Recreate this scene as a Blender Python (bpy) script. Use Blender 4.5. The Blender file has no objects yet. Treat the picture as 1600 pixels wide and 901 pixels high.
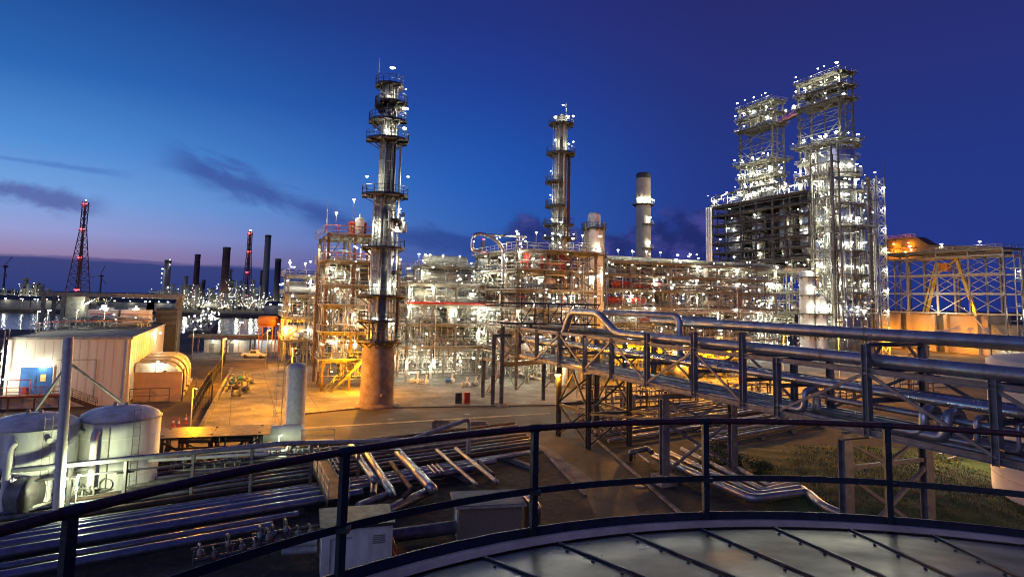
import bpy, math, random
from mathutils import Vector, Matrix
S = bpy.context.scene
COL = S.collection
R = math.radians

# ------------------------------------------------------------------ camera
CAMH = 14.0
F = 1000.0
PITCH, ROLL, CX, CY = 0.1, 0.022, 800.0, 368.0
fw = Vector((0, math.cos(PITCH), math.sin(PITCH)))
u0 = Vector((0, -math.sin(PITCH), math.cos(PITCH)))
r0 = Vector((1, 0, 0))
rt = r0*math.cos(ROLL) + u0*math.sin(ROLL)
up = u0*math.cos(ROLL) - r0*math.sin(ROLL)
CAM = Vector((0, 0, CAMH))
cam_d = bpy.data.cameras.new('camera')
cam_d.sensor_width = 36.0
cam_d.lens = 36.0*F/1600.0
cam_d.shift_x = 0.0
cam_d.shift_y = (CY-450.5)/1600.0
cam_d.clip_start = 0.1
cam_d.clip_end = 12000.0
cam = bpy.data.objects.new('camera', cam_d)
COL.objects.link(cam)
cam.matrix_world = Matrix(((rt.x, up.x, -fw.x, 0), (rt.y, up.y, -fw.y, 0), (rt.z, up.z, -fw.z, CAMH), (0, 0, 0, 1)))
S.camera = cam

# ------------------------------------------------------------------ world (dusk sky) and added fill sun
W = bpy.data.worlds.new('World')
S.world = W
W.use_nodes = True
nt = W.node_tree
nt.nodes.clear()
def N(t, **k):
    n = nt.nodes.new(t)
    for a, v in k.items(): setattr(n, a, v)
    return n
def LK(a, b): nt.links.new(a, b)
def M_(op, a, b=None, c=None, clamp=False):
    n = N('ShaderNodeMath', operation=op, use_clamp=clamp)
    for i, x in enumerate((a, b, c)):
        if x is None: continue
        if isinstance(x, (int, float)): n.inputs[i].default_value = x
        else: LK(x, n.inputs[i])
    return n.outputs[0]
def SS(x, a, b):      # smoothstep from a to b
    n = N('ShaderNodeMapRange', interpolation_type='SMOOTHSTEP')
    LK(x, n.inputs[0]); n.inputs[1].default_value = a; n.inputs[2].default_value = b
    n.inputs[3].default_value = 0; n.inputs[4].default_value = 1
    return n.outputs[0]
def s2l(c):
    return tuple(((x/255.0)/12.92 if x/255.0 <= 0.04045 else ((x/255.0+0.055)/1.055)**2.4) for x in c) + (1.0,)
def RAMP(x, stops, emax=0.6):
    n = N('ShaderNodeValToRGB')
    d = M_('DIVIDE', x, emax, clamp=True)
    LK(d, n.inputs[0])
    el = n.color_ramp.elements
    while len(el) < len(stops): el.new(0.5)
    for e, (p, c) in zip(el, stops):
        e.position = p/emax; e.color = s2l(c)
    return n.outputs[0]
def MIX(f, a, b, mode='MIX'):
    n = N('ShaderNodeMix', data_type='RGBA', blend_type=mode)
    n.clamp_factor = True
    if isinstance(f, (int, float)): n.inputs[0].default_value = f
    else: LK(f, n.inputs[0])
    for i, x in ((6, a), (7, b)):
        if isinstance(x, tuple): n.inputs[i].default_value = x
        else: LK(x, n.inputs[i])
    return n.outputs[2]
tc = N('ShaderNodeTexCoord')
nv = N('ShaderNodeVectorMath', operation='NORMALIZE'); LK(tc.outputs['Generated'], nv.inputs[0])
sx = N('ShaderNodeSeparateXYZ'); LK(nv.outputs[0], sx.inputs[0])
az = M_('ARCTAN2', sx.outputs[0], sx.outputs[1])
ev = M_('ARCSINE', sx.outputs[2])
left = RAMP(ev, [(0.0, (96, 84, 132)), (0.048, (142, 124, 162)), (0.075, (142, 148, 198)), (0.12, (112, 154, 210)), (0.19, (74, 132, 198)), (0.28, (38, 95, 168)), (0.40, (24, 64, 132)), (0.6, (20, 40, 100))])
mid = RAMP(ev, [(0.0, (34, 60, 128)), (0.05, (36, 70, 142)), (0.10, (40, 86, 164)), (0.17, (28, 82, 168)), (0.25, (26, 70, 154)), (0.33, (27, 56, 138)), (0.42, (30, 46, 120)), (0.6, (28, 34, 100))])
right = RAMP(ev, [(0.0, (28, 44, 112)), (0.08, (32, 50, 124)), (0.2, (31, 49, 122)), (0.3, (33, 45, 113)), (0.42, (35, 40, 103)), (0.6, (30, 30, 90))])
f1 = SS(az, -0.78, 0.05)
f2 = SS(az, -0.08, 0.36)
sky = MIX(f2, MIX(f1, left, mid), right)
# cloud bank low on the left, streaks above it, dim cumulus to the right
cv = N('ShaderNodeCombineXYZ'); LK(az, cv.inputs[0]); LK(ev, cv.inputs[1])
def NOISE(scale, detail=5, rough=0.55, vec=None, stretch=(1, 1, 1), dist=0.0):
    m = N('ShaderNodeMapping'); LK(vec or cv.outputs[0], m.inputs[0]); m.inputs['Scale'].default_value = stretch
    n = N('ShaderNodeTexNoise'); LK(m.outputs[0], n.inputs['Vector'])
    n.inputs['Scale'].default_value = scale; n.inputs['Detail'].default_value = detail; n.inputs['Roughness'].default_value = rough
    n.inputs['Distortion'].default_value = dist
    return n.outputs['Fac']
nb = NOISE(9, 6, 0.6, stretch=(1, 6, 1))
e1 = M_('ADD', ev, M_('MULTIPLY', M_('SUBTRACT', nb, 0.5), 0.012))
e1 = M_('ADD', e1, M_('MULTIPLY', az, 0.012))
bank = M_('MULTIPLY', M_('SUBTRACT', 1.0, SS(e1, 0.030, 0.0375)), M_('SUBTRACT', 1.0, SS(az, -0.30, 0.10)))
sky = MIX(M_('MULTIPLY', bank, 0.93), sky, s2l((36, 54, 112)))
def streak(sky, a0, e0, a1, e1_, width, amt, col, sc=7, seed=0.0):
    L = math.hypot(a1-a0, e1_-e0); ux, uy = (a1-a0)/L, (e1_-e0)/L
    da = M_('SUBTRACT', az, a0); de = M_('SUBTRACT', ev, e0)
    t = M_('DIVIDE', M_('ADD', M_('MULTIPLY', da, ux), M_('MULTIPLY', de, uy)), L)
    d = M_('ADD', M_('MULTIPLY', da, -uy), M_('MULTIPLY', de, ux))
    cm = N('ShaderNodeCombineXYZ'); LK(t, cm.inputs[0]); LK(d, cm.inputs[1]); cm.inputs[2].default_value = seed
    nz = NOISE(sc*0.35, 6, 0.62, vec=cm.outputs[0], stretch=(1, 12, 1), dist=0.4)
    core = M_('SUBTRACT', 1.0, M_('DIVIDE', M_('ABSOLUTE', d), width))
    ends = M_('MULTIPLY', SS(t, -0.12, 0.18), M_('SUBTRACT', 1.0, SS(t, 0.75, 1.15)))
    dens = M_('MULTIPLY', SS(M_('ADD', core, M_('MULTIPLY', M_('SUBTRACT', nz, 0.5), 2.2)), 0.15, 0.95), ends)
    return MIX(M_('MULTIPLY', dens, amt), sky, s2l(col))
sky = streak(sky, -0.50, 0.185, -0.25, 0.108, 0.034, 0.72, (46, 66, 138), seed=1.3)
sky = streak(sky, -0.72, 0.122, -0.575, 0.112, 0.024, 0.75, (70, 76, 142), seed=4.1)
sky = streak(sky, -0.30, 0.112, 0.02, 0.078, 0.034, 0.7, (30, 56, 126), seed=6.7)
sky = streak(sky, -0.62, 0.042, -0.47, 0.039, 0.0035, 0.9, (84, 76, 132), seed=2.2)
sky = streak(sky, -0.70, 0.160, -0.55, 0.155, 0.006, 0.45, (60, 96, 172), seed=8.8)
nc = NOISE(7.5, 7, 0.58, stretch=(1, 1.5, 1))
ce = M_('MULTIPLY', M_('MULTIPLY', SS(az, -0.10, 0.02), M_('SUBTRACT', 1.0, SS(az, 0.30, 0.44))), M_('SUBTRACT', 1.0, SS(ev, 0.085, 0.185)))
cum = SS(M_('ADD', nc, M_('MULTIPLY', M_('SUBTRACT', ce, 1.0), 0.42)), 0.31, 0.46)
nc2 = NOISE(16, 6, 0.6, stretch=(1, 1.4, 1))
sky = MIX(M_('MULTIPLY', cum, 0.85), sky, MIX(SS(nc2, 0.42, 0.68), s2l((26, 34, 92)), s2l((66, 66, 136))))
gz = M_('SUBTRACT', 1.0, SS(ev, -0.03, 0.0))
sky = MIX(gz, sky, (0.004, 0.006, 0.014, 1))
bg = N('ShaderNodeBackground'); LK(sky, bg.inputs[0]); bg.inputs[1].default_value = 1.18
st = N('ShaderNodeTexSky', sky_type='NISHITA'); st.sun_disc = False
st.sun_elevation = R(-3.0); st.sun_rotation = R(-50.0)
bg2 = N('ShaderNodeBackground'); LK(st.outputs[0], bg2.inputs[0]); bg2.inputs[1].default_value = 0.02
ad = N('ShaderNodeAddShader'); LK(bg.outputs[0], ad.inputs[0]); LK(bg2.outputs[0], ad.inputs[1])
wo = N('ShaderNodeOutputWorld'); LK(ad.outputs[0], wo.inputs[0])

sd = bpy.data.lights.new('dusk_fill_sun', 'SUN'); sd.energy = 0.5; sd.angle = R(50); sd.color = (0.76, 0.70, 1.0)
so = bpy.data.objects.new('dusk_fill_sun', sd); COL.objects.link(so)
so.rotation_euler = Vector((0.66, 0.70, -0.30)).to_track_quat('-Z', 'Y').to_euler()  # added soft fill from behind the camera, away from the sunset

S.view_settings.view_transform = 'Standard'
S.view_settings.look = 'None'
S.view_settings.exposure = 0.0
S.view_settings.gamma = 1.0
S.view_settings.use_curve_mapping = False
S.cycles.use_denoising = True
try: S.cycles.denoiser = 'OPENIMAGEDENOISE'
except Exception: pass
S.cycles.use_light_tree = True
S.cycles.pixel_filter_type = 'BLACKMAN_HARRIS'
S.cycles.filter_width = 1.05
S.cycles.max_bounces = 5
S.cycles.diffuse_bounces = 2
S.cycles.glossy_bounces = 3
S.cycles.transparent_max_bounces = 8
S.cycles.sample_clamp_indirect = 4.0
S.cycles.caustics_reflective = False
S.cycles.caustics_refractive = False

# ------------------------------------------------------------------ layout helpers (photo point -> place on the ground)
def hy(px): return 468 + 0.022*(px-800)
def ray(px, py): return fw + rt*((px-CX)/F) + up*((CY-py)/F)
def G(px, py, z=0.0):
    d = ray(px, py); t = (z-CAMH)/d.z
    return CAM + d*t
def D(px, py, Y):
    d = ray(px, py); return CAM + d*(Y/d.y)
def ZH(P, px, py):      # height of photo row py above a place P
    return D(px, py, P[1]).z
ANG = math.atan2(0.39, 0.92)
UV = Vector((math.cos(ANG), math.sin(ANG), 0)); VV = Vector((-math.sin(ANG), math.cos(ANG), 0))

# ------------------------------------------------------------------ materials
MATS = {}
def mat(name, c1, c2=None, rough=0.5, metal=0.0, scale=3.0, bump=0.0, spec=0.5, detail=5, stretch=(1, 1, 1), rvar=0.15):
    if name in MATS: return MATS[name]
    m = bpy.data.materials.new(name); m.use_nodes = True
    t = m.node_tree; b = t.nodes['Principled BSDF']
    b.inputs['Metallic'].default_value = metal
    b.inputs['Specular IOR Level'].default_value = spec
    co = t.nodes.new('ShaderNodeTexCoord'); mp = t.nodes.new('ShaderNodeMapping'); mp.inputs['Scale'].default_value = stretch
    t.links.new(co.outputs['Object'], mp.inputs[0])
    nz = t.nodes.new('ShaderNodeTexNoise'); nz.inputs['Scale'].default_value = scale; nz.inputs['Detail'].default_value = detail
    nz.inputs['Roughness'].default_value = 0.62
    t.links.new(mp.outputs[0], nz.inputs['Vector'])
    rp = t.nodes.new('ShaderNodeValToRGB'); t.links.new(nz.outputs['Fac'], rp.inputs[0])
    c2 = c2 or tuple(x*0.6 for x in c1)
    rp.color_ramp.elements[0].position = 0.34; rp.color_ramp.elements[0].color = (*c2, 1)
    rp.color_ramp.elements[1].position = 0.62; rp.color_ramp.elements[1].color = (*c1, 1)
    t.links.new(rp.outputs[0], b.inputs['Base Color'])
    mr = t.nodes.new('ShaderNodeMapRange'); t.links.new(nz.outputs['Fac'], mr.inputs[0])
    mr.inputs[1].default_value = 0.3; mr.inputs[2].default_value = 0.7
    mr.inputs[3].default_value = min(1, rough+rvar); mr.inputs[4].default_value = max(0.02, rough-rvar*0.4)
    t.links.new(mr.outputs[0], b.inputs['Roughness'])
    if bump:
        bp = t.nodes.new('ShaderNodeBump'); bp.inputs['Strength'].default_value = bump; bp.inputs['Distance'].default_value = 0.05
        t.links.new(nz.outputs['Fac'], bp.inputs['Height']); t.links.new(bp.outputs[0], b.inputs['Normal'])
    MATS[name] = m
    return m
def emat(name, c, s):
    m = bpy.data.materials.new(name); m.use_nodes = True
    t = m.node_tree; t.nodes.clear()
    e = t.nodes.new('ShaderNodeEmission'); e.inputs[0].default_value = (*c, 1); e.inputs[1].default_value = s
    o = t.nodes.new('ShaderNodeOutputMaterial'); t.links.new(e.outputs[0], o.inputs[0])
    try: m.cycles.emission_sampling = 'NONE'
    except Exception: pass
    MATS[name] = m
    return m
def weather(m, joints=None, lo=0.45, scale=0.035, fine=5.0):   # large stains, grit and slab joints multiplied into the colour
    t = m.node_tree; b = t.nodes['Principled BSDF']; src = b.inputs['Base Color'].links[0].from_socket
    co = t.nodes.new('ShaderNodeTexCoord'); out = src
    for sc, l0, p0, p1, det in ((scale, lo, .38, .6, 9), (scale*7, lo+.15, .40, .62, 8), (fine, .7, .42, .58, 3)):
        n = t.nodes.new('ShaderNodeTexNoise'); n.inputs['Scale'].default_value = sc; n.inputs['Detail'].default_value = det; n.inputs['Roughness'].default_value = .65
        t.links.new(co.outputs['Object'], n.inputs['Vector'])
        r = t.nodes.new('ShaderNodeMapRange'); t.links.new(n.outputs['Fac'], r.inputs[0]); r.inputs[1].default_value = p0; r.inputs[2].default_value = p1; r.inputs[3].default_value = l0; r.inputs[4].default_value = 1.08
        x = t.nodes.new('ShaderNodeMix'); x.data_type = 'RGBA'; x.blend_type = 'MULTIPLY'; x.inputs[0].default_value = 1
        t.links.new(out, x.inputs[6]); t.links.new(r.outputs[0], x.inputs[7]); out = x.outputs[2]
    if joints:
        mp = t.nodes.new('ShaderNodeMapping'); mp.inputs['Rotation'].default_value = (0, 0, -ANG); t.links.new(co.outputs['Object'], mp.inputs[0])
        k = t.nodes.new('ShaderNodeTexBrick'); k.offset = 0.0; k.inputs['Scale'].default_value = 1.0; k.inputs['Brick Width'].default_value = joints; k.inputs['Row Height'].default_value = joints
        k.inputs['Mortar Size'].default_value = .05; k.inputs['Color1'].default_value = (1, 1, 1, 1); k.inputs['Color2'].default_value = (.82, .82, .82, 1); k.inputs['Mortar'].default_value = (.35, .33, .3, 1)
        t.links.new(mp.outputs[0], k.inputs['Vector'])
        x = t.nodes.new('ShaderNodeMix'); x.data_type = 'RGBA'; x.blend_type = 'MULTIPLY'; x.inputs[0].default_value = 1
        t.links.new(out, x.inputs[6]); t.links.new(k.outputs['Color'], x.inputs[7]); out = x.outputs[2]
    t.links.new(out, b.inputs['Base Color'])
    return m
cream = mat('cream_paint', (0.50, 0.49, 0.42), (0.26, 0.255, 0.215), 0.45, scale=1.2)
galv = mat('galvanised_steel', (0.42, 0.42, 0.40), (0.24, 0.24, 0.22), 0.45, 0.35, scale=2.0)
gstl = mat('grey_steel', (0.22, 0.22, 0.20), (0.11, 0.105, 0.09), 0.55, 0.0, scale=1.5)
oliv = mat('weathered_steel', (0.15, 0.147, 0.122), (0.06, 0.058, 0.048), 0.6, 0.0, scale=1.4)
dark = mat('dark_steel', (0.045, 0.042, 0.042), (0.02, 0.018, 0.018), 0.5, 0.0, scale=2.5)
brwn = mat('rust_brown', (0.11, 0.066, 0.045), (0.05, 0.03, 0.02), 0.65, scale=1.5)
redp = mat('red_paint', (0.45, 0.045, 0.03), (0.25, 0.03, 0.02), 0.45, scale=2)
orap = mat('orange_paint_and_light', (0.55, 0.20, 0.03), (0.35, 0.12, 0.02), 0.5, scale=2)  # also carries the orange light put into the yard drums' colour
yelp = mat('yellow_paint', (0.62, 0.42, 0.06), (0.40, 0.26, 0.04), 0.5, scale=2)
blup = mat('blue_paint', (0.05, 0.16, 0.46), (0.03, 0.11, 0.34), 0.4, scale=1.5)
teal = mat('teal_paint', (0.03, 0.20, 0.20), (0.015, 0.10, 0.11), 0.4, scale=2)
pale = mat('pale_steel', (0.27, 0.27, 0.23), (0.13, 0.13, 0.11), 0.5, 0.1, scale=1.4)
whit = mat('white_paint', (0.74, 0.74, 0.70), (0.58, 0.57, 0.52), 0.4, scale=0.7)
clad = mat('column_cladding', (0.30, 0.29, 0.27), (0.16, 0.155, 0.145), 0.33, 0.75, scale=1.3, bump=.08)
soot = mat('sooty_steel', (0.115, 0.098, 0.08), (0.055, 0.046, 0.038), 0.55, scale=1.2)
tnkp = mat('tank_paint', (0.72, 0.72, 0.67), (0.44, 0.42, 0.36), 0.45, scale=1.3, stretch=(1, 1, .16), detail=9, bump=.05)
alum = mat('aluminium_cladding', (0.62, 0.62, 0.61), (0.40, 0.40, 0.39), 0.30, 0.85, scale=1.6)
shin = mat('bright_cladding', (0.70, 0.70, 0.70), (0.50, 0.50, 0.50), 0.25, 0.9, scale=0.9)
brid = mat('bridge_steel', (0.19, 0.18, 0.195), (0.10, 0.095, 0.102), 0.45, 0.2, scale=1.6, bump=0.1)
bpip = mat('pipe_jacket', (0.38, 0.39, 0.43), (0.22, 0.22, 0.25), 0.33, 0.75, scale=1.3, bump=0.05)
dpip = mat('dark_pipe', (0.17, 0.165, 0.17), (0.07, 0.065, 0.065), 0.42, 0.3, scale=1.2, bump=0.1)
fpnt = mat('fireproofing', (0.25, 0.19, 0.14), (0.13, 0.092, 0.062), 0.85, scale=0.8, bump=0.25)
conc = mat('concrete', (0.29, 0.278, 0.255), (0.19, 0.18, 0.165), 0.85, scale=0.35, bump=0.1, detail=9)
weather(conc, 5.0)
concd = mat('old_concrete', (0.30, 0.28, 0.25), (0.17, 0.16, 0.14), 0.85, scale=0.8, bump=0.2, detail=8)
weather(concd, None, .5, .3, 8)
grat = mat('deck_grating', (0.16, 0.155, 0.14), (0.08, 0.075, 0.07), 0.6, scale=2.2)
MW = emat('lamp_white', (1.0, 0.97, 0.92), 30)
MO = emat('lamp_sodium', (1.0, 0.52, 0.10), 22)
MW2 = emat('lamp_cool', (0.86, 0.92, 1.0), 26)
MW3 = emat('lamp_warm', (1.0, 0.86, 0.62), 22)
SPK = [emat('small_lamp_bright', (1.0, .97, .9), 14), emat('small_lamp_dim', (1.0, .95, .8), 3.2), emat('small_lamp_warm', (1.0, .84, .55), 2.2)]
MF = emat('far_lamp_white', (1.0, 0.96, 0.9), 7)
MR = emat('lamp_red', (1.0, 0.05, 0.06), 14)

# ------------------------------------------------------------------ mesh builder
class MB:
    def __init__(s): s.v = []; s.f = []; s.sm = []
    def add(s, vs, fs, smooth=False):
        o = len(s.v); s.v += [tuple(p) for p in vs]
        for q in fs: s.f.append(tuple(i+o for i in q)); s.sm.append(smooth)
        return s
    def box(s, x0, y0, z0, x1, y1, z1):
        vs = [(x, y, z) for z in (z0, z1) for y in (y0, y1) for x in (x0, x1)]
        return s.add(vs, [(0, 2, 3, 1), (4, 5, 7, 6), (0, 1, 5, 4), (2, 6, 7, 3), (0, 4, 6, 2), (1, 3, 7, 5)])
    def bar(s, p, q, w, h=None, upv=(0, 0, 1)):
        p = Vector(p); q = Vector(q); h = h or w
        d = (q-p)
        if d.length < 1e-6: return s
        d.normalize(); a = Vector(upv)
        if abs(d.dot(a)) > 0.95: a = Vector((0, 1, 0)) if abs(d.y) < 0.9 else Vector((1, 0, 0))
        x = d.cross(a).normalized(); y = x.cross(d)
        x *= w/2; y *= h/2
        vs = [p-x-y, p+x-y, p+x+y, p-x+y, q-x-y, q+x-y, q+x+y, q-x+y]
        return s.add(vs, [(0, 1, 2, 3), (4, 7, 6, 5), (0, 4, 5, 1), (1, 5, 6, 2), (2, 6, 7, 3), (3, 7, 4, 0)])
    def ibeam(s, p, q, w, h, upv=(0, 0, 1), t=0.04):
        p = Vector(p); q = Vector(q); d = (q-p).normalized(); a = Vector(upv)
        if abs(d.dot(a)) > 0.95: a = Vector((0, 1, 0))
        x = d.cross(a).normalized(); y = x.cross(d)
        o = y*(h/2-t/2)
        s.bar(p+o, q+o, w, t, y); s.bar(p-o, q-o, w, t, y); s.bar(p, q, t, h-2*t, y)
        return s
    def tube(s, p, q, r, n=8, caps=True, r2=None):
        p = Vector(p); q = Vector(q); d = q-p
        if d.length < 1e-6: return s
        r2 = r if r2 is None else r2
        d.normalize(); a = Vector((0, 0, 1)) if abs(d.z) < 0.9 else Vector((1, 0, 0))
        x = d.cross(a).normalized(); y = x.cross(d)
        vs = []
        for c, rr in ((p, r), (q, r2)):
            for i in range(n):
                t = 2*math.pi*i/n; vs.append(c + x*(rr*math.cos(t)) + y*(rr*math.sin(t)))
        s.add(vs, [(i, (i+1) % n, n+(i+1) % n, n+i) for i in range(n)], n > 4)
        if caps:
            s.add(vs[:n], [tuple(range(n-1, -1, -1))]); s.add(vs[n:], [tuple(range(n))])
        return s
    def sweep(s, pts, r, n=8, caps=True, closed=False):
        pts = [Vector(p) for p in pts]; m = len(pts)
        tan = []
        for i in range(m):
            a = pts[i-1] if (i > 0 or closed) else pts[i]; b = pts[(i+1) % m] if (i < m-1 or closed) else pts[i]
            t = b-a
            tan.append(t.normalized() if t.length > 1e-9 else Vector((0, 0, 1)))
        a = Vector((0, 0, 1)) if abs(tan[0].z) < 0.9 else Vector((1, 0, 0))
        x = tan[0].cross(a).normalized(); vs = []
        for i in range(m):
            x = (x - tan[i]*x.dot(tan[i])); x.normalize(); y = tan[i].cross(x)
            for k in range(n):
                t = 2*math.pi*k/n; vs.append(pts[i] + x*(r*math.cos(t)) + y*(r*math.sin(t)))
        fs = []
        for i in range(m if closed else m-1):
            j = (i+1) % m
            for k in range(n):
                fs.append((i*n+k, i*n+(k+1) % n, j*n+(k+1) % n, j*n+k))
        s.add(vs, fs, n > 4)
        if caps and not closed:
            s.add(vs[:n], [tuple(range(n-1, -1, -1))]); s.add(vs[-n:], [tuple(range(n))])
        return s
    def path(s, pts, r, n=8, bend=None, seg=4):
        pts = [Vector(p) for p in pts]; bend = bend or r*2.6
        out = [pts[0]]
        for i in range(1, len(pts)-1):
            a, b, c = pts[i-1], pts[i], pts[i+1]
            d1 = (a-b); d2 = (c-b); k = min(bend, d1.length*0.48, d2.length*0.48)
            d1.normalize(); d2.normalize()
            for j in range(seg+1):
                t = j/seg; out.append((b+d1*k)*(1-t)**2 + b*(2*t*(1-t)) + (b+d2*k)*t*t)
        out.append(pts[-1])
        return s.sweep(out, r, n)
    def lathe(s, prof, n=20, c=(0, 0, 0), axis='z', smooth=True, a0=0.0, a1=None):
        full = a1 is None
        a1 = 2*math.pi if full else a1; m = len(prof); k = n if full else n+1
        vs = []
        for i in range(k):
            t = a0 + (a1-a0)*i/n; co, si = math.cos(t), math.sin(t)
            for (r, z) in prof:
                if axis == 'z': vs.append((c[0]+r*co, c[1]+r*si, c[2]+z))
                elif axis == 'x': vs.append((c[0]+z, c[1]+r*co, c[2]+r*si))
                else: vs.append((c[0]+r*co, c[1]+z, c[2]+r*si))
        fs = []
        for i in range(n):
            j = (i+1) % k
            for q in range(m-1):
                fs.append((i*m+q, j*m+q, j*m+q+1, i*m+q+1))
        return s.add(vs, fs, smooth)
    def ico(s, c, r, sz=1.0):
        g = (1+5**0.5)/2; vs = [(-1, g, 0), (1, g, 0), (-1, -g, 0), (1, -g, 0), (0, -1, g), (0, 1, g), (0, -1, -g), (0, 1, -g), (g, 0, -1), (g, 0, 1), (-g, 0, -1), (-g, 0, 1)]
        k = r/math.sqrt(1+g*g)
        fs = [(0, 11, 5), (0, 5, 1), (0, 1, 7), (0, 7, 10), (0, 10, 11), (1, 5, 9), (5, 11, 4), (11, 10, 2), (10, 7, 6), (7, 1, 8), (3, 9, 4), (3, 4, 2), (3, 2, 6), (3, 6, 8), (3, 8, 9), (4, 9, 5), (2, 4, 11), (6, 2, 10), (8, 6, 7), (9, 8, 1)]
        return s.add([(c[0]+x*k, c[1]+y*k, c[2]+z*k*sz) for x, y, z in vs], fs, True)
    def poly(s, pts, z0, z1):      # vertical prism over a polygon (counter clockwise)
        n = len(pts); vs = [(p[0], p[1], z0) for p in pts]+[(p[0], p[1], z1) for p in pts]
        return s.add(vs, [tuple(range(n-1, -1, -1)), tuple(range(n, 2*n))]+[(i, (i+1) % n, n+(i+1) % n, n+i) for i in range(n)])
    def rail(s, pts, h=1.1, sp=1.8, r=0.03, closed=False, mid=True, toe=True):
        pts = [Vector(p) for p in pts]
        if closed: pts = pts+[pts[0]]
        z = Vector((0, 0, 1))
        for a, b in zip(pts[:-1], pts[1:]):
            L = (b-a).length
            if L < 0.05: continue
            s.tube(a+z*h, b+z*h, r, 4, False)
            if mid: s.tube(a+z*h*0.52, b+z*h*0.52, r*0.8, 4, False)
            if toe: s.bar(a+z*0.07, b+z*0.07, 0.02, 0.14)
            k = max(1, int(L/sp))
            for i in range(k+1):
                p = a+(b-a)*(i/k); s.tube(p, p+z*h, r, 4, False)
        return s
    def build(s, name, m=None, parent=None, label=None, kind=None):
        me = bpy.data.meshes.new(name); me.from_pydata(s.v, [], s.f)
        me.polygons.foreach_set('use_smooth', s.sm)
        if m: me.materials.append(m)
        me.update()
        o = bpy.data.objects.new(name, me); COL.objects.link(o)
        if parent: o.parent = parent
        if label: o['label'] = label
        if kind: o['kind'] = kind
        return o

USED = set()
def thing(name, label, cat, loc=(0, 0, 0), rz=0.0, group=None):
    o = bpy.data.objects.new(name, None); COL.objects.link(o); o.empty_display_size = 0.2
    o.location = Vector(loc); o.rotation_euler = (0, 0, rz)
    tag(o, label, cat, group)
    return o
def tag(o, label=None, cat=None, group=None, kind=None):
    if label: o['label'] = label
    if cat: o['category'] = cat
    if group: o['group'] = group
    if kind: o['kind'] = kind
    return o
def solo(mb, name, m, label, cat, group=None, base=None):   # a thing that is one mesh, origin moved to its base
    if base is None:
        n = len(mb.v); base = Vector((sum(p[0] for p in mb.v)/n, sum(p[1] for p in mb.v)/n, min(p[2] for p in mb.v)))
    b = Vector(base); mb.v = [tuple(Vector(p)-b) for p in mb.v]
    o = mb.build(name, m); o.location = b
    return tag(o, label, cat, group)

# lamps -------------------------------------------------------------
LAMPM = {}; LIGHTD = {}
CW = (1.0, 0.98, 0.73); CO = (1.0, 0.36, 0.004); CG = (0.90, 1.0, 0.60)
LR = random.Random(1234)
def lampmesh(kind, r, post):
    hue = LR.choice((0, 0, 0, 1, 1, 2)) if kind == 'w' else 0
    k = (kind, hue, round(r, 2), round(post, 1))
    if k in LAMPM: return LAMPM[k]
    mb = MB(); mb.ico((0, 0, 0), r, 0.72)
    ne = len(mb.f)
    mb.lathe([(r*1.05, r*0.25), (r*0.7, r*0.85), (0.02, r*0.95)], 6)
    if post: mb.tube((0, 0, -post), (0, 0, r*0.3), 0.045, 4, False)
    me = bpy.data.meshes.new('lamp'); me.from_pydata(mb.v, [], mb.f); me.polygons.foreach_set('use_smooth', mb.sm)
    me.materials.append({'w': MW, 'o': MO, 'r': MR, 'g': MW}[kind] if not hue else (MW2, MW3)[hue-1]); me.materials.append(gstl)
    for i, p in enumerate(me.polygons): p.material_index = 0 if i < ne else 1
    me.update(); LAMPM[k] = me
    return me
NL = [0]
def lamp(T, p, kind='w', Wt=300.0, r=0.22, post=0.0, drop=None, name='lamp'):
    o = bpy.data.objects.new(name, lampmesh(kind, r, post)); COL.objects.link(o); o.parent = T; o.location = Vector(p)
    if post == 0: s_ = LR.choice((.55, .7, .85, 1.0, 1.0, 1.2, 1.45)); o.scale = (s_*LR.choice((1, 1, 1.4)), s_, s_*LR.choice((1, .7)))
    if Wt:
        Wt = Wt*{'w': 1.3, 'o': 7.0, 'r': 1.0, 'g': 1.0}[kind]
        k = (kind, Wt, r)
        if k not in LIGHTD:
            l = bpy.data.lights.new('lamp_light', 'POINT'); l.energy = Wt; l.color = {'w': CW, 'o': CO, 'r': (1, .1, .08), 'g': CG}[kind]; l.shadow_soft_size = 0.12
            LIGHTD[k] = l
        q = bpy.data.objects.new('lamp_light', LIGHTD[k]); COL.objects.link(q); q.parent = T
        q.location = Vector(p) - Vector((0, 0, drop if drop else r*1.0+0.18)); NL[0] += 1
    return o
def pole_lamp(P, h, label, kind='w', Wt=400.0, r=0.22, group=None):
    T = thing('lamp_post', label, 'lamp post', P, 0, group)
    MB().tube((0, 0, 0), (0, 0, h), 0.07, 6, r2=0.045).bar((0, 0, h), (0.5, -0.5, h+0.1), 0.05).build('pole', galv, T)
    lamp(T, (0.55, -0.55, h+0.02), kind, Wt, r)
    return T

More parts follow.
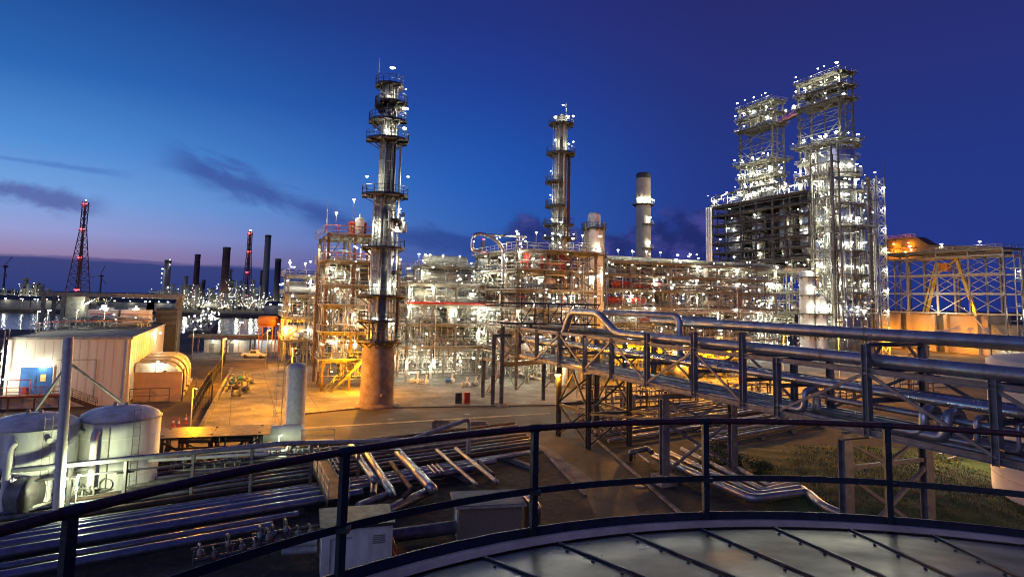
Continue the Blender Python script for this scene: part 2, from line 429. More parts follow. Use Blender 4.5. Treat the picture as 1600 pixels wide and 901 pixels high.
# steel frames ------------------------------------------------------
def frame(T, xs, ys, zs, cm=oliv, dm=grat, rm=galv, cw=0.3, bd=0.4, railz=True, brace=True, seed=1, holes=True, z0=0.0, colm=None, panels=0.0):
    rnd = random.Random(seed)
    rp = random.Random(seed+500)
    for k in range(len(zs)-1):
        for yy in ys[1:]:
            for a0, a1 in zip(xs[:-1], xs[1:]):
                if rp.random() < panels*(1 if yy == ys[-1] else .35):
                    h_ = zs[k+1]-zs[k]-.5; b = MB().box(a0+.2, yy-.06, zs[k]+.1, a1-.2, yy, zs[k]+.1+h_*rp.choice((.5, .8, 1)))
                    q = a0+.6
                    while q < a1-.3: b.box(q-.03, yy-.1, zs[k]+.12, q+.03, yy-.06, zs[k]+.1+h_*.5); q += .6
                    b.build('wall_panel', rp.choice((gstl, oliv, cream, pale, galv)), T)
    for x in xs:
        for y in ys:
            MB().ibeam((x, y, z0), (x, y, zs[-1]+0.1), cw, cw, (0, 1, 0), 0.05).build('column', colm or cm, T)
    for i, z in enumerate(zs):
        b = MB()
        for y in ys: b.bar((xs[0]-.3, y, z-bd/2), (xs[-1]+.3, y, z-bd/2), 0.2, bd)
        for x in xs: b.bar((x, ys[0]-.3, z-bd/2-.02), (x, ys[-1]+.3, z-bd/2-.02), 0.18, bd-.06)
        nx = max(2, int((xs[-1]-xs[0])/2.2))
        for k in range(1, nx):
            x = xs[0]+(xs[-1]-xs[0])*k/nx; b.bar((x, ys[0], z-.13), (x, ys[-1], z-.13), 0.1, 0.2)
        b.build('floor_beams', cm, T)
        d = MB(); c = 0.0
        for a0, a1 in zip(xs[:-1], xs[1:]):
            for b0, b1 in zip(ys[:-1], ys[1:]):
                if holes and rnd.random() < 0.22 and len(xs)*len(ys) > 4: continue
                x0, x1 = a0 - (.8 if a0 == xs[0] else 0)+.01, a1 + (.8 if a1 == xs[-1] else 0)-.01
                y0, y1 = b0 - (.8 if b0 == ys[0] else 0)+.01, b1 + (.5 if b1 == ys[-1] else 0)-.01
                d.box(x0, y0, z+.01, x1, y1, z+.06)
        if d.f: d.build('deck', dm, T)
        if railz:
            x0, x1, y0, y1 = xs[0]-.8, xs[-1]+.8, ys[0]-.8, ys[-1]+.5
            MB().rail([(x0, y0, z+.06), (x1, y0, z+.06), (x1, y1, z+.06), (x0, y1, z+.06)], closed=True, r=0.035).build('railing', rm, T)
    if brace:
        zz = [z0]+list(zs)
        for y in (ys[0], ys[-1]):
            for k in range(len(zz)-1):
                for a0, a1 in zip(xs[:-1], xs[1:]):
                    q = rnd.random()
                    if q < 0.22: MB().bar((a0, y-.12, zz[k]+.1), (a1, y-.12, zz[k+1]-.4), 0.14).build('brace', cm, T)
                    elif q < 0.44: MB().bar((a1, y-.12, zz[k]+.1), (a0, y-.12, zz[k+1]-.4), 0.14).build('brace', cm, T)
                    elif q < 0.58 and k > 0:
                        m = (a0+a1)/2; MB().bar((a0, y-.12, zz[k]+.1), (m, y-.12, zz[k+1]-.4), 0.14).bar((a1, y-.12, zz[k]+.1), (m, y-.12, zz[k+1]-.4), 0.14).build('brace', cm, T)
        for x in (xs[0], xs[-1]):
            for k in range(len(zz)-1):
                for a0, a1 in zip(ys[:-1], ys[1:]):
                    if rnd.random() < 0.5: MB().bar((x, a0, zz[k]+.1), (x, a1, zz[k+1]-.4), 0.14).build('brace', cm, T)

def pipework(T, bx, n, seed, pal=None, rr=(0.05, 0.16), vert=0.3, sides=6):
    rnd = random.Random(seed); x0, x1, y0, y1, z0, z1 = bx
    pal = pal or [cream, galv, alum, oliv, cream, galv, brwn]
    mbs = {}
    for i in range(n):
        m = rnd.choice(pal); b = mbs.setdefault(m.name, (MB(), m))[0]
        r = rnd.uniform(*rr) * (1.6 if rnd.random() < 0.12 else 1)
        x, y, z = rnd.uniform(x0, x1), rnd.uniform(y0, y1), rnd.uniform(z0, z1)
        if rnd.random() < vert:
            za, zb = sorted((z, rnd.uniform(z0, z1)))
            if zb-za < 1: zb = min(z1, za+2.5)
            dx = rnd.choice((-1, 1))*rnd.uniform(.6, 3)
            b.path([(x, y, za), (x, y, zb), (min(x1, max(x0, x+dx)), y, zb)], r, sides, seg=3)
        else:
            L = rnd.uniform(.15, .95)
            if rnd.random() < 0.68:
                xa = rnd.uniform(x0, x0+(x1-x0)*(1-L)); xb = xa+(x1-x0)*L
                pts = [(xa, y, z), (xb, y, z)]
                if rnd.random() < .7: pts = [(xa, y, max(z0, z-rnd.uniform(.6, 4)))]+pts
                if rnd.random() < .7: pts = pts+[(xb, y, min(z1, max(z0, z+rnd.choice((-1, 1))*rnd.uniform(.6, 4))))]
                if rnd.random() < .3: pts = pts+[(xb, min(y1, max(y0, y+rnd.uniform(-3, 3))), pts[-1][2])]
            else:
                ya = rnd.uniform(y0, y0+(y1-y0)*(1-L)); yb = ya+(y1-y0)*L
                pts = [(x, ya, z), (x, yb, z)]
                if rnd.random() < .7: pts = [(x, ya, max(z0, z-rnd.uniform(.6, 4)))]+pts
            b.path(pts, r, sides, seg=3)
    for b, m in mbs.values(): b.build('pipework', m, T, kind='stuff')

def sparkle(T, bx, n, seed, r=.12):
    rnd = random.Random(seed); x0, x1, y0, y1, z0, z1 = bx
    for m, f in ((SPK[0], .36), (SPK[1], .3), (SPK[2], .2)):
        b = MB()
        for i in range(int(n*f)): b.ico((rnd.uniform(x0, x1), rnd.uniform(y0, y1) if rnd.random() < .6 else y0-.2, rnd.uniform(z0, z1)), r*rnd.choice((.5, .6, .8, 1, 1.2, 1.5)), .75)
        b.build('small_lamps', m, T, kind='stuff')
def drum(T, c, r, L, m, axis='x', name='drum', saddles=True):
    b = MB(); h = r*0.45
    prof = [(0.01, -L/2-h), (r*.6, -L/2-h*.8), (r*.9, -L/2-h*.4), (r, -L/2), (r, L/2), (r*.9, L/2+h*.4), (r*.6, L/2+h*.8), (0.01, L/2+h)]
    b.lathe(prof, 16, c, axis)
    if saddles:
        for k in (-.3, .3):
            q = Vector(c); e = Vector((L*k, 0, 0)) if axis == 'x' else Vector((0, L*k, 0)); q += e
            b.box(q.x-(.12 if axis == 'x' else r*.75), q.y-(r*.75 if axis == 'x' else .12), q.z-r-.35, q.x+(.12 if axis == 'x' else r*.75), q.y+(r*.75 if axis == 'x' else .12), q.z-r*.55)
    return b.build(name, m, T)
def vessel(T, c, r, H, m, name='vessel', legs=True):
    b = MB(); h = r*0.5
    b.lathe([(r*.96, 0), (r*.96, .4), (r, .45), (r, H-h), (r*.9, H-h*.45), (r*.55, H-h*.12), (0.01, H)], 16, c)
    b.tube((c[0], c[1], c[2]+H-.1), (c[0], c[1], c[2]+H+.5), r*.18, 8)
    for k in range(1, int(H/1.6)): b.lathe([(r+.01, k*1.6), (r+.025, k*1.6+.02), (r+.025, k*1.6+.08), (r+.01, k*1.6+.1)], 16, c)
    return b.build(name, m, T)
def equip(T, bx, zs, n, seed, pal=None):
    rnd = random.Random(seed); x0, x1, y0, y1 = bx
    pal = pal or [cream, alum, galv, cream, whit]
    for i in range(n):
        k = rnd.randrange(len(zs)-1); z = zs[k]+.07; hh = zs[k+1]-zs[k]-.5
        m = rnd.choice(pal); x = rnd.uniform(x0+1.5, x1-1.5); y = rnd.uniform(y0+.8, y1-.8)
        q = rnd.random()
        if q < .45:
            r = min(rnd.uniform(.4, 1.25), hh*.38); L = min(rnd.uniform(2.6, 7), (x1-x0)*.7)
            x = min(max(x, x0+L/2), x1-L/2); drum(T, (x, y, z+r+.36), r, L, m, 'x' if rnd.random() < .7 else 'y')
        elif q < .8:
            r = rnd.uniform(.3, .8); vessel(T, (x, y, z), r, min(hh, rnd.uniform(2, 5)), m)
        else:
            w = rnd.uniform(.5, 1.4); h = min(hh, rnd.uniform(1, 2.4))
            b = MB().box(x-w, y-.5, z, x+w, y+.5, z+h).box(x-w-.05, y-.55, z+h, x+w+.05, y+.55, z+h+.06)
            b.tube((x, y, z+h+.05), (x, y, z+h+.5), .12, 6); b.build('equipment_cabinet', m, T)
def stair(T, p, q, w=0.9, m=galv, name='stair'):
    p = Vector(p); q = Vector(q); d = q-p; hz = Vector((d.x, d.y, 0)); s = Vector((-hz.y, hz.x, 0)).normalized()*(w/2)
    b = MB()
    for k in (-1, 1):
        b.bar(p+s*k, q+s*k, 0.06, 0.28)
        z = Vector((0, 0, 1))
        b.tube(p+s*k+z*1.05, q+s*k+z*1.05, .03, 4, False); b.tube(p+s*k+z*.55, q+s*k+z*.55, .025, 4, False)
        for i in range(5): a = p+d*(i/4)+s*k; b.tube(a, a+z*1.05, .03, 4, False)
    n = max(3, int(d.z/.22))
    for i in range(1, n):
        a = p+d*(i/n); b.bar(a-s, a+s, .24, .035)
    return b.build(name, m, T)
def ladder(T, x, y, z0, z1, a=0.0, cage=True, m=galv):
    b = MB(); c, s = math.cos(a), math.sin(a)
    for k in (-.22, .22): b.tube((x-s*k, y+c*k, z0), (x-s*k, y+c*k, z1), .025, 4, False)
    z = z0+.3
    while z < z1: b.tube((x+s*.22, y-c*.22, z), (x-s*.22, y+c*.22, z), .018, 4, False); z += .6
    if cage:
        z = z0+2.2
        while z < z1:
            pts = [(x+.7*c*math.sin(t)-s*.36*math.cos(t), y+.7*s*math.sin(t)+c*.36*math.cos(t), z) for t in [math.pi*i/5 for i in range(6)]]
            b.sweep(pts, .02, 4, False); z += 1.2
        for t in (.8, 1.57, 2.3):
            X, Y = x+.7*c*math.sin(t)-s*.36*math.cos(t), y+.7*s*math.sin(t)+c*.36*math.cos(t)
            b.tube((X, Y, z0+2.2), (X, Y, z1), .015, 4, False)
    return b.build('ladder', m, T)
def arcdeck(T, r0, r1, z, a0, a1, m=dark, rm=dark, n=14, fullr=False):
    a0, a1 = R(a0), R(a1); full = abs(a1-a0) >= 2*math.pi-.01
    b = MB()
    b.lathe([(r0, z-.1), (r1, z-.1), (r1, z+.05), (r0, z+.05), (r0, z-.1)], n, smooth=False, a0=a0, a1=None if full else a1)
    k = max(2, n//2)
    for i in range(k+1):
        t = a0+(a1-a0)*i/k; c, s = math.cos(t), math.sin(t)
        b.bar((r0*c, r0*s, z-1.1), ((r1-.1)*c, (r1-.1)*s, z-.12), .1); b.bar((r0*c, r0*s, z-.2), (r1*c, r1*s, z-.2), .12, .2)
    d = b.build('platform', m, T)
    pts = [((r1-.05)*math.cos(a0+(a1-a0)*i/n), (r1-.05)*math.sin(a0+(a1-a0)*i/n), z+.05) for i in range(n+(0 if full else 1))]
    if not full: pts = [((r0+.1)*math.cos(a0), (r0+.1)*math.sin(a0), z+.05)]+pts+[((r0+.1)*math.cos(a1), (r0+.1)*math.sin(a1), z+.05)]
    MB().rail(pts, closed=full, r=0.04, sp=1.6).build('railing', rm, d)
    return d
# ================================================================== THE SETTING
dirt = mat('bare_ground', (0.125, 0.082, 0.05), (0.055, 0.038, 0.026), 0.95, scale=0.12, bump=0.6, detail=12)
aspm = mat('asphalt', (0.062, 0.048, 0.040), (0.035, 0.029, 0.026), 0.75, scale=0.25, bump=0.15, detail=12)
grsm = mat('turf', (0.045, 0.075, 0.018), (0.022, 0.04, 0.010), 0.95, scale=0.7, bump=0.8, detail=10)
drkg = mat('oily_gravel', (0.042, 0.036, 0.031), (0.015, 0.0135, 0.012), 0.9, scale=1.6, bump=0.8, detail=10)
weather(dirt, None, .4, .05, 3); weather(aspm, None, .5, .06, 6); weather(drkg, None, .5, .08, 4)
watm = bpy.data.materials.new('river_water'); watm.use_nodes = True
_t = watm.node_tree; _b = _t.nodes['Principled BSDF']; _b.inputs['Base Color'].default_value = (0.006, 0.022, 0.06, 1); _b.inputs['Roughness'].default_value = 0.12; _b.inputs['IOR'].default_value = 1.33
_c = _t.nodes.new('ShaderNodeTexCoord'); _m = _t.nodes.new('ShaderNodeMapping'); _m.inputs['Scale'].default_value = (0.35, 0.16, 1)
_n = _t.nodes.new('ShaderNodeTexNoise'); _n.inputs['Scale'].default_value = 1.0; _n.inputs['Detail'].default_value = 4
_p = _t.nodes.new('ShaderNodeBump'); _p.inputs['Strength'].default_value = 0.5; _p.inputs['Distance'].default_value = 0.5
_t.links.new(_c.outputs['Object'], _m.inputs[0]); _t.links.new(_m.outputs[0], _n.inputs['Vector']); _t.links.new(_n.outputs['Fac'], _p.inputs['Height']); _t.links.new(_p.outputs[0], _b.inputs['Normal'])

RX, RY0, RY1 = -70.0, 226.0, 452.0
g = MB()
BIG = 7000
g.add([(-BIG, -300, 0), (BIG, -300, 0), (BIG, RY0, 0), (-BIG, RY0, 0)], [(0, 1, 2, 3)])
g.add([(RX, RY0, 0), (BIG, RY0, 0), (BIG, RY1, 0), (RX, RY1, 0)], [(0, 1, 2, 3)])
g.add([(-BIG, RY1, 0), (BIG, RY1, 0), (BIG, BIG, 0), (-BIG, BIG, 0)], [(0, 1, 2, 3)])
g.add([(-BIG, RY0, 0), (RX, RY0, 0), (RX, RY0+5, -4), (-BIG, RY0+5, -4)], [(0, 1, 2, 3)])
g.add([(-BIG, RY1, 0), (RX, RY1, 0), (RX, RY1-6, -4), (-BIG, RY1-6, -4)], [(3, 2, 1, 0)])
g.add([(RX, RY0, 0), (RX, RY1, 0), (RX-5, RY1, -4), (RX-5, RY0, -4)], [(0, 1, 2, 3)])
tag(g.build('ground', dirt), kind='structure')
tag(MB().add([(-BIG, RY0+1, -2.2), (RX-1, RY0+1, -2.2), (RX-1, RY1-1, -2.2), (-BIG, RY1-1, -2.2)], [(0, 1, 2, 3)]).build('river', watm), kind='structure')

def sheet(name, pts, z, m, kind='structure'):
    vs = [(p[0], p[1], z) for p in pts]
    n = len(vs); a = sum(vs[i][0]*vs[(i+1) % n][1]-vs[(i+1) % n][0]*vs[i][1] for i in range(n))
    if a < 0: vs.reverse()
    return tag(MB().add(vs, [tuple(range(n))]).build(name, m), kind=kind)
def gp(*l): return [G(x, y) for x, y in l]
# plant slab: raised concrete with a real kerb step, front edge along the road
sl = [G(425, 652), G(564, 638), G(880, 633), G(1010, 628)]
e = sl[-1]+UV*150
slab = sl+[e, e+VV*180, sl[0]+VV*180+UV*6]
o = MB().poly([(p.x, p.y) for p in slab], -0.3, 0.12).build('plant_slab', conc); tag(o, kind='structure')
# road along the slab and the diagonal road towards the tank
RA = [G(300, 720), G(480, 700), G(700, 690), G(830, 678)]
sheet('road', [G(-60, 735), G(330, 700), G(520, 692), G(700, 676), G(860, 662), G(1300, 615), G(1300, 606), G(1010, 631), G(880, 636), G(564, 641), G(425, 655), G(318, 674), G(60, 690)], 0.004, aspm)
rl0, rl1 = G(822, 678), G(915, 775)
rr0, rr1 = G(905, 664), G(1100, 835)
sheet('side_road', [rl0, rl1, G(960, 860), G(1160, 880), rr1, rr0], 0.008, aspm)
for nm, pts in (('road_marking', ((430, 672), (860, 646), (860, 644.6), (430, 670))),):
    sheet(nm, gp(*pts), 0.012, mat('worn_line_paint', (0.42, 0.36, 0.22), (0.12, 0.095, 0.07), 0.8, scale=0.8))
for k_, (a_, c_) in enumerate(((rl0, rl1), (rr0, rr1))):
    d_ = (c_-a_).normalized(); a2 = a_; c2 = c_
    solo(MB().bar((a2.x, a2.y, .07), (c2.x, c2.y, .07), .25, .14), 'kerb', concd, 'concrete kerb along the %s edge of the dark side road' % ['left', 'right'][k_], 'kerb')
sheet('concrete_apron', gp((838, 692), (868, 706), (930, 752), (912, 768), (850, 712)), 0.013, concd)
for k_, q_ in enumerate((((900, 705), (935, 700), (960, 720), (920, 728)), ((985, 770), (1030, 765), (1045, 790), (1000, 800)), ((560, 668), (640, 662), (650, 668), (565, 675)), ((760, 655), (800, 652), (806, 656), (764, 660)))):
    sheet('road_patch', gp(*q_), 0.014+.001*k_, mat('patch_asphalt', (0.035, 0.03, 0.028), (0.022, 0.02, 0.019), .85, scale=2, bump=.2))
for k_, (x_, y_) in enumerate(((610, 655), (730, 648), (930, 690), (1000, 760), (395, 640), (430, 612))):
    solo(MB().lathe([(.42, 0), (.42, .03), (.01, .035)], 16, G(x_, y_)+Vector((0, 0, .1 if k_ > 3 else .012))), 'manhole_cover', gstl, 'round iron manhole cover %s' % ['on the road left of centre', 'on the road just below the fire cabinet', 'on the upper side road', 'on the lower side road near the railing', 'near the front of the orange pad', 'farther back on the orange pad'][k_], 'manhole cover')
# left concrete pad with its low kerb wall
pad = gp((316, 674), (448, 666), (470, 585), (440, 577), (364, 581))
o = MB().poly([(p.x, p.y) for p in pad], -0.2, 0.1).build('concrete_pad', conc); tag(o, kind='structure')
b = MB(); b.bar(G(314, 674)+Vector((0, 0, .3)), G(362, 580)+Vector((0, 0, .3)), .35, .8)
solo(b, 'kerb_wall', concd, 'low concrete kerb wall along the left edge of the orange lit pad', 'wall')
b = MB(); b.bar(G(316, 675)+Vector((0, 0, .1)), G(446, 668)+Vector((0, 0, .1)), .3, .3)
solo(b, 'kerb_wall', concd, 'low concrete kerb wall along the front edge of the orange lit pad', 'wall')
sheet('far_yard', gp((300, 562), (450, 562), (450, 545), (300, 548)), 0.006, conc)
# oily gravel under the ground pipe racks
sheet('gravel_bed', [G(-120, 905), G(-120, 775), G(300, 727), G(560, 702), rl0, rl1, G(760, 900), G(300, 1200)], 0.006, drkg)
sheet('gravel_strip', [rr0, G(1010, 655), G(1280, 640), G(1600, 668), G(1240, 730), G(1340, 850), rr1], 0.007, drkg)
sheet('sand_strip', gp((-60, 790), (300, 740), (500, 712), (480, 745), (250, 775), (-60, 835)), 0.012, mat('yellow_sand', (0.24, 0.19, 0.095), (0.13, 0.10, 0.05), 0.95, scale=0.5, bump=0.5, detail=10))
# grass mound to the right, under the pipe bridge
rnd = random.Random(5)
def mound(x, y):
    a = (x-20.5)/9.5; c = (y-47)/13
    h = math.exp(-((x-29-0.25*(y-45))**2)/55.0 - ((y-47)**2)/190.0)*1.5
    return h + 0.09*math.sin(x*1.1+y*.7)*math.sin(y*.9)
nx, ny = 56, 56; vs = []; fs = []
MX0, MX1, MY0, MY1 = 15.0, 46.0, 27.0, 68.0
for j in range(ny+1):
    for i in range(nx+1):
        x = MX0+(MX1-MX0)*i/nx; y = MY0+(MY1-MY0)*j/ny
        ed = min(1, min(i, nx-i, j, ny-j)/6)
        vs.append((x, y, -0.08+(mound(x, y)+.10)*ed*(1 if x > 18 else .4)))
for j in range(ny):
    for i in range(nx): a = j*(nx+1)+i; fs.append((a, a+1, a+nx+2, a+nx+1))
tag(MB().add(vs, fs, True).build('grass_mound', grsm), kind='structure')
b = MB()
for i in range(52000):
    x, y = rnd.uniform(17, 45), rnd.uniform(28, 66)
    h0 = mound(x, y)
    if h0 < 0.12+rnd.random()*.2: continue
    t = rnd.uniform(0, 6.28); w = .022; h = rnd.uniform(.08, .2)*(1.6 if math.sin(x*2.1+y)*math.sin(y*1.7-x) > .45 else 1); dx, dy = math.cos(t)*w, math.sin(t)*w
    b.add([(x-dx, y-dy, h0-.04), (x+dx, y+dy, h0-.04), (x+rnd.uniform(-.1, .1), y+rnd.uniform(-.1, .1), h0+h)], [(0, 1, 2)])
tag(b.build('grass', mat('grass_blades', (0.06, 0.10, 0.022), (0.028, 0.05, 0.012), 0.8, scale=.5)), kind='stuff', label='short dark green grass on the mound under the pipe bridge', cat='grass')

# ================================================================== THE TANK WE STAND ON
TC = Vector((3.0, 0.9, 0)); TR = 6.15; TZ = 11.62
roofm = mat('roof_sheet', (0.085, 0.083, 0.082), (0.045, 0.045, 0.05), 0.36, 0.85, scale=0.9, bump=0.08, rvar=0.22, detail=8)
mrail = mat('maroon_rail_paint', (0.085, 0.022, 0.026), (0.03, 0.012, 0.014), 0.45, scale=14, bump=0.3)
nrail = mat('dark_navy_paint', (0.024, 0.026, 0.036), (0.010, 0.010, 0.014), 0.45, scale=12, bump=0.3)
trim = mat('edge_trim', (0.78, 0.58, 0.40), (0.5, 0.36, 0.25), 0.6, scale=3)
T = thing('storage_tank', 'metal roofed storage tank with seamed sheets and dark curved handrail in front', 'storage tank', TC)
def rz_(r): return TZ + 0.11 + (TR-0.2-r)*0.15
b = MB(); n = 48
prof = [(TR-0.2-5.9*i/6, rz_(TR-0.2-5.9*i/6)) for i in range(7)]
b.lathe(list(reversed(prof)), n*2, smooth=True); b.build('roof', roofm, T)
MB().lathe([(TR-.05, -.1), (TR-.05, TZ-.02), (TR-.35, TZ-.02)], 72).build('shell', alum, T)
MB().lathe([(TR+.02, TZ-.12), (TR+.05, TZ-.12), (TR+.05, TZ+.2), (TR+.02, TZ+.2), (TR+.02, TZ-.12)], 96).build('toe_plate', nrail, T)
MB().lathe([(TR-.22, TZ+.0), (TR-.02, TZ+.0), (TR-.02, TZ+.10), (TR-.06, TZ+.15), (TR-.16, TZ+.16), (TR-.22, TZ+.13)], 96).build('edge_trim', trim, T)
for k in range(n):
    a = R(360.0*k/n+2.5)
    deg = math.degrees(a) % 360
    if not (20 < deg < 200): continue
    b = MB(); rs = [TR-.22-5.5*i/8 for i in range(9)]
    pts = [Vector((r*math.cos(a), r*math.sin(a), rz_(r)+.012)) for r in rs]
    for p, q in zip(pts[:-1], pts[1:]): b.bar(p, q, 0.022, 0.016)
    b.build('seam', mat('seam_steel', (0.07, 0.075, 0.10), (0.035, 0.037, 0.05), .4, .4, scale=5), T)
    b = MB(); r = TR-.55
    while r > 1.2:
        p = Vector((r*math.cos(a+.09/r), r*math.sin(a+.09/r), rz_(r)+.004)); b.lathe([(0.016, 0), (0.016, .012), (0.001, .018)], 6, p); r -= .42
    b.build('bolts', dark, T, kind='stuff')
def arc(rad, z, a0, a1, n): return [(rad*math.cos(R(a0+(a1-a0)*i/n)), rad*math.sin(R(a0+(a1-a0)*i/n)), z) for i in range(n+1)]
RZ = TZ+1.14
MB().sweep(arc(TR, RZ, 0, 200, 90), 0.031, 10).build('top_rail', mrail, T)
b = MB()
pp = arc(TR, TZ+.55, 0, 200, 60)
for p, q in zip(pp[:-1], pp[1:]): b.bar(p, q, 0.012, 0.062)
b.build('mid_rail', nrail, T)
for k in range(-3, 7):
    a = R(81+18*k-0.6)
    c, s = math.cos(a), math.sin(a)
    MB().bar((TR*c, TR*s, TZ-.1), (TR*c, TR*s, RZ), .06, .06, (c, s, 0)).tube((TR*math.cos(a-.009), TR*math.sin(a-.009), RZ), (TR*math.cos(a+.009), TR*math.sin(a+.009), RZ), .037, 10).box(TR*c*.995-.05, TR*s*.995-.05, TZ+.53, TR*c*.995+.05, TR*s*.995+.05, TZ+.57).bar((TR*c*1.005, TR*s*1.005, TZ-.06), (TR*c*1.005, TR*s*1.005, TZ+.14), .14, .03, (c, s, 0)).build('post', nrail, T)
b = MB()
q = D(575, 885, 5.1); b.box(q.x-TC.x-.28, q.y-TC.y-.2, TZ-.5, q.x-TC.x+.2, q.y-TC.y+.2, TZ+.12).box(q.x-TC.x-.3, q.y-TC.y-.22, TZ+.12, q.x-TC.x+.22, q.y-TC.y+.22, TZ+.15)
b.build('junction_box', galv, T)

# ================================================================== THE PIPE BRIDGE
A0 = Vector((12.46, 51.5, 0)); BR = math.atan2(-0.92, 0.39)
def placed(mb, name, m, label, cat, group=None, loc=A0, rz=BR):
    o = mb.build(name, m); o.location = loc; o.rotation_euler = (0, 0, rz)
    return tag(o, label, cat, group)
T = thing('pipe_bridge', 'long grey steel truss pipe bridge crossing from right edge to the plant', 'pipe bridge', A0, BR)
BW = 4.6; ZB, ZT = 7.35, 10.6
posts = [-29, -24, -18.4, -13, -8.1, -2.6, 3.4, 8.4, 11.4, 17.7, 24.1, 30, 36]
tall = {3.4: 11.9, 8.4: 11.7, 17.7: 12.0, -2.6: 11.5, 24.1: 10.9}
for w in (0, BW):
    MB().ibeam((-29, w, ZB), (36, w, ZB), .3, .34).build('bottom_chord', brid, T)
    MB().ibeam((-29, w, ZT), (36, w, ZT), .28, .3).build('top_chord', brid, T)
    for i, t in enumerate(posts):
        MB().ibeam((t, w, ZB-.25), (t, w, tall.get(t, ZT+.15)), .36, .36, (1, 0, 0), .035).build('post', brid, T)
    for i in range(len(posts)-1):
        a, c = posts[i], posts[i+1]
        if c-a < 3.5: continue
        upd = {-8.1: 0, -2.6: 1, 3.4: 0, 11.4: 1, 17.7: 0, 24.1: 0}.get(a, i % 2)
        y = w-.05 if w == 0 else w+.05
        (MB().bar((a, y, ZB+.1), (c, y, ZT-.1), .1, .17) if upd else MB().bar((a, y, ZT-.1), (c, y, ZB+.1), .1, .17)).build('diagonal', brid, T)
for t in posts:
    b = MB()
    b.ibeam((t, .1, ZB-.12), (t, BW-.1, ZB-.12), .25, .3).ibeam((t, .1, 9.0), (t, BW-.1, 9.0), .2, .26)
    b.ibeam((t, .1, ZT+.02), (t, BW-.1, ZT+.02), .2, .26)
    if t == 17.7: b.ibeam((t, 0, 12.0), (t, BW, 12.0), .3, .22).bar((t, .1, 10.9), (t, 1.2, 11.9), .12).bar((t, BW-.1, 10.9), (t, BW-1.2, 11.9), .12)
    b.build('cross_beam', brid, T)
MB().box(-29, 3.55, ZB+.06, 36, 4.45, ZB+.1).build('walkway', grat, T)
# trestle and bents that carry it
def bent(T, t, w0, w1, zt, foot=True):
    for w in (w0, w1):
        MB().ibeam((t, w, 0), (t, w, zt), .62, .5, (1, 0, 0), .06).build('column', brid, T)
        if foot: MB().box(t-.75, w-.75, -.3, t+.75, w+.75, .75).build('footing', concd, T)
    MB().ibeam((t, w0-.3, zt+.19), (t, w1+.3, zt+.19), .5, .38).build('cap_beam', brid, T)
    b = MB(); b.bar((t+.1, w0, .9), (t+.1, w1, zt-1.8), .2, .2).bar((t-.1, w1, .9), (t-.1, w0, zt-1.8), .2, .2)
    b.bar((t, w0, zt-1.5), (t, w1, zt-1.5), .2, .22)
    m = (w0+w1)/2
    b.bar((t, w0+.1, zt-.1), (t, m, zt-1.5), .16).bar((t, w1-.1, zt-.1), (t, m, zt-1.5), .16)
    b.build('bracing', brid, T)
bent(T, 0.0, -.2, 6.6, 6.5)
bent(T, 16.4, -.2, 6.4, 6.7)
bent(T, 32.5, -.2, 5.4, 6.7)
for t in (-18.4, -12.2):
    for w in (0, BW): MB().ibeam((t, w, 0), (t, w, ZB-.3), .4, .4, (1, 0, 0), .05).build('column', dark, T)
b = MB()
for w in (0, BW):
    b.bar((-18.4, w, 3.3), (-12.2, w, 3.3), .2, .25); b.bar((-18.4, w, .3), (-12.2, w, 3.2), .15); b.bar((-12.2, w, .3), (-18.4, w, 3.2), .15)
    b.bar((-18.4, w, 3.5), (-15.3, w, 6.8), .15); b.bar((-12.2, w, 3.5), (-15.3, w, 6.8), .15)
    b.bar((-12.2, w, 3.3), (0, w, 4.9), .15, .2)
for t in (-18.4, -12.2): b.bar((t, 0, 3.3), (t, BW, 3.3), .2, .25); b.bar((t, 0, .3), (t, BW, 3.2), .15); b.bar((t, 0, 3.5), (t, BW, 6.7), .15)
b.build('trestle_bracing', dark, T)
lamp(T, (-18.2, -.25, 6.3), 'o', 200, .22)
lamp(T, (26, 5.6, 6.4), 'o', 160, .1); lamp(T, (24.5, 5.6, 6.4), 'w', 260, .1)
lamp(T, (-9, 2.2, 10.2), 'w', 120, .1); lamp(T, (-5.4, -.3, 8.9), 'w', 0, .08)
# pipes resting on the bridge: each a thing of its own
def band(b, pts, r, step=3.0, k_=1.05):      # raised seam bands of the metal jacket
    for p, q in zip(pts[:-1], pts[1:]):
        p, q = Vector(p), Vector(q); L = (q-p).length; k = int(L/step)
        for i in range(1, k): c = p+(q-p)*(i/k); d = (q-p).normalized()*.04; b.tube(c-d, c+d, r*k_, 12, False)
def bp(pts, r, m, label, step=3.0, n=14):
    b = MB().path(pts, r, n, seg=6); band(b, pts, r, step*.75); band(b, pts, r, 9.7, 1.3)
    return placed(b, 'pipe', m, label, 'pipe', 'pipes carried by the pipe bridge')
bp([(-9.5, 13, 12.35), (-9.5, 5.2, 12.35), (37, 5.2, 12.35)], .40, bpip, 'highest wide blue grey pipe running above the far truss of the bridge')
bp([(-29, .7, 9.3), (-19.6, .7, 9.3), (-17.2, .7, 12.9), (-11.6, .7, 12.9), (-8.4, .7, 11.15), (37, .7, 11.15)], .36, bpip, 'wide jacketed pipe on top of the near truss with raised loop at its left')
bp([(-12.2, 1.7, 12.95), (-2.2, 3.0, 12.95), (-2.2, 3.0, 9.5), (5, 3.0, 9.5)], .28, bpip, 'short high pipe branching off the raised loop above the bridge')
bp([(-29, 1.15, 9.42), (37, 1.15, 9.42)], .235, shin, 'shiny pipe on the bridge middle tier, nearest of the close pair')
bp([(-29, 1.8, 9.42), (37, 1.8, 9.42)], .235, shin, 'shiny pipe on the bridge middle tier, farther of the close pair')
bp([(-29, 2.6, 9.35), (37, 2.6, 9.35)], .17, dpip, 'thinner dark pipe behind the shiny pair on the bridge middle tier')
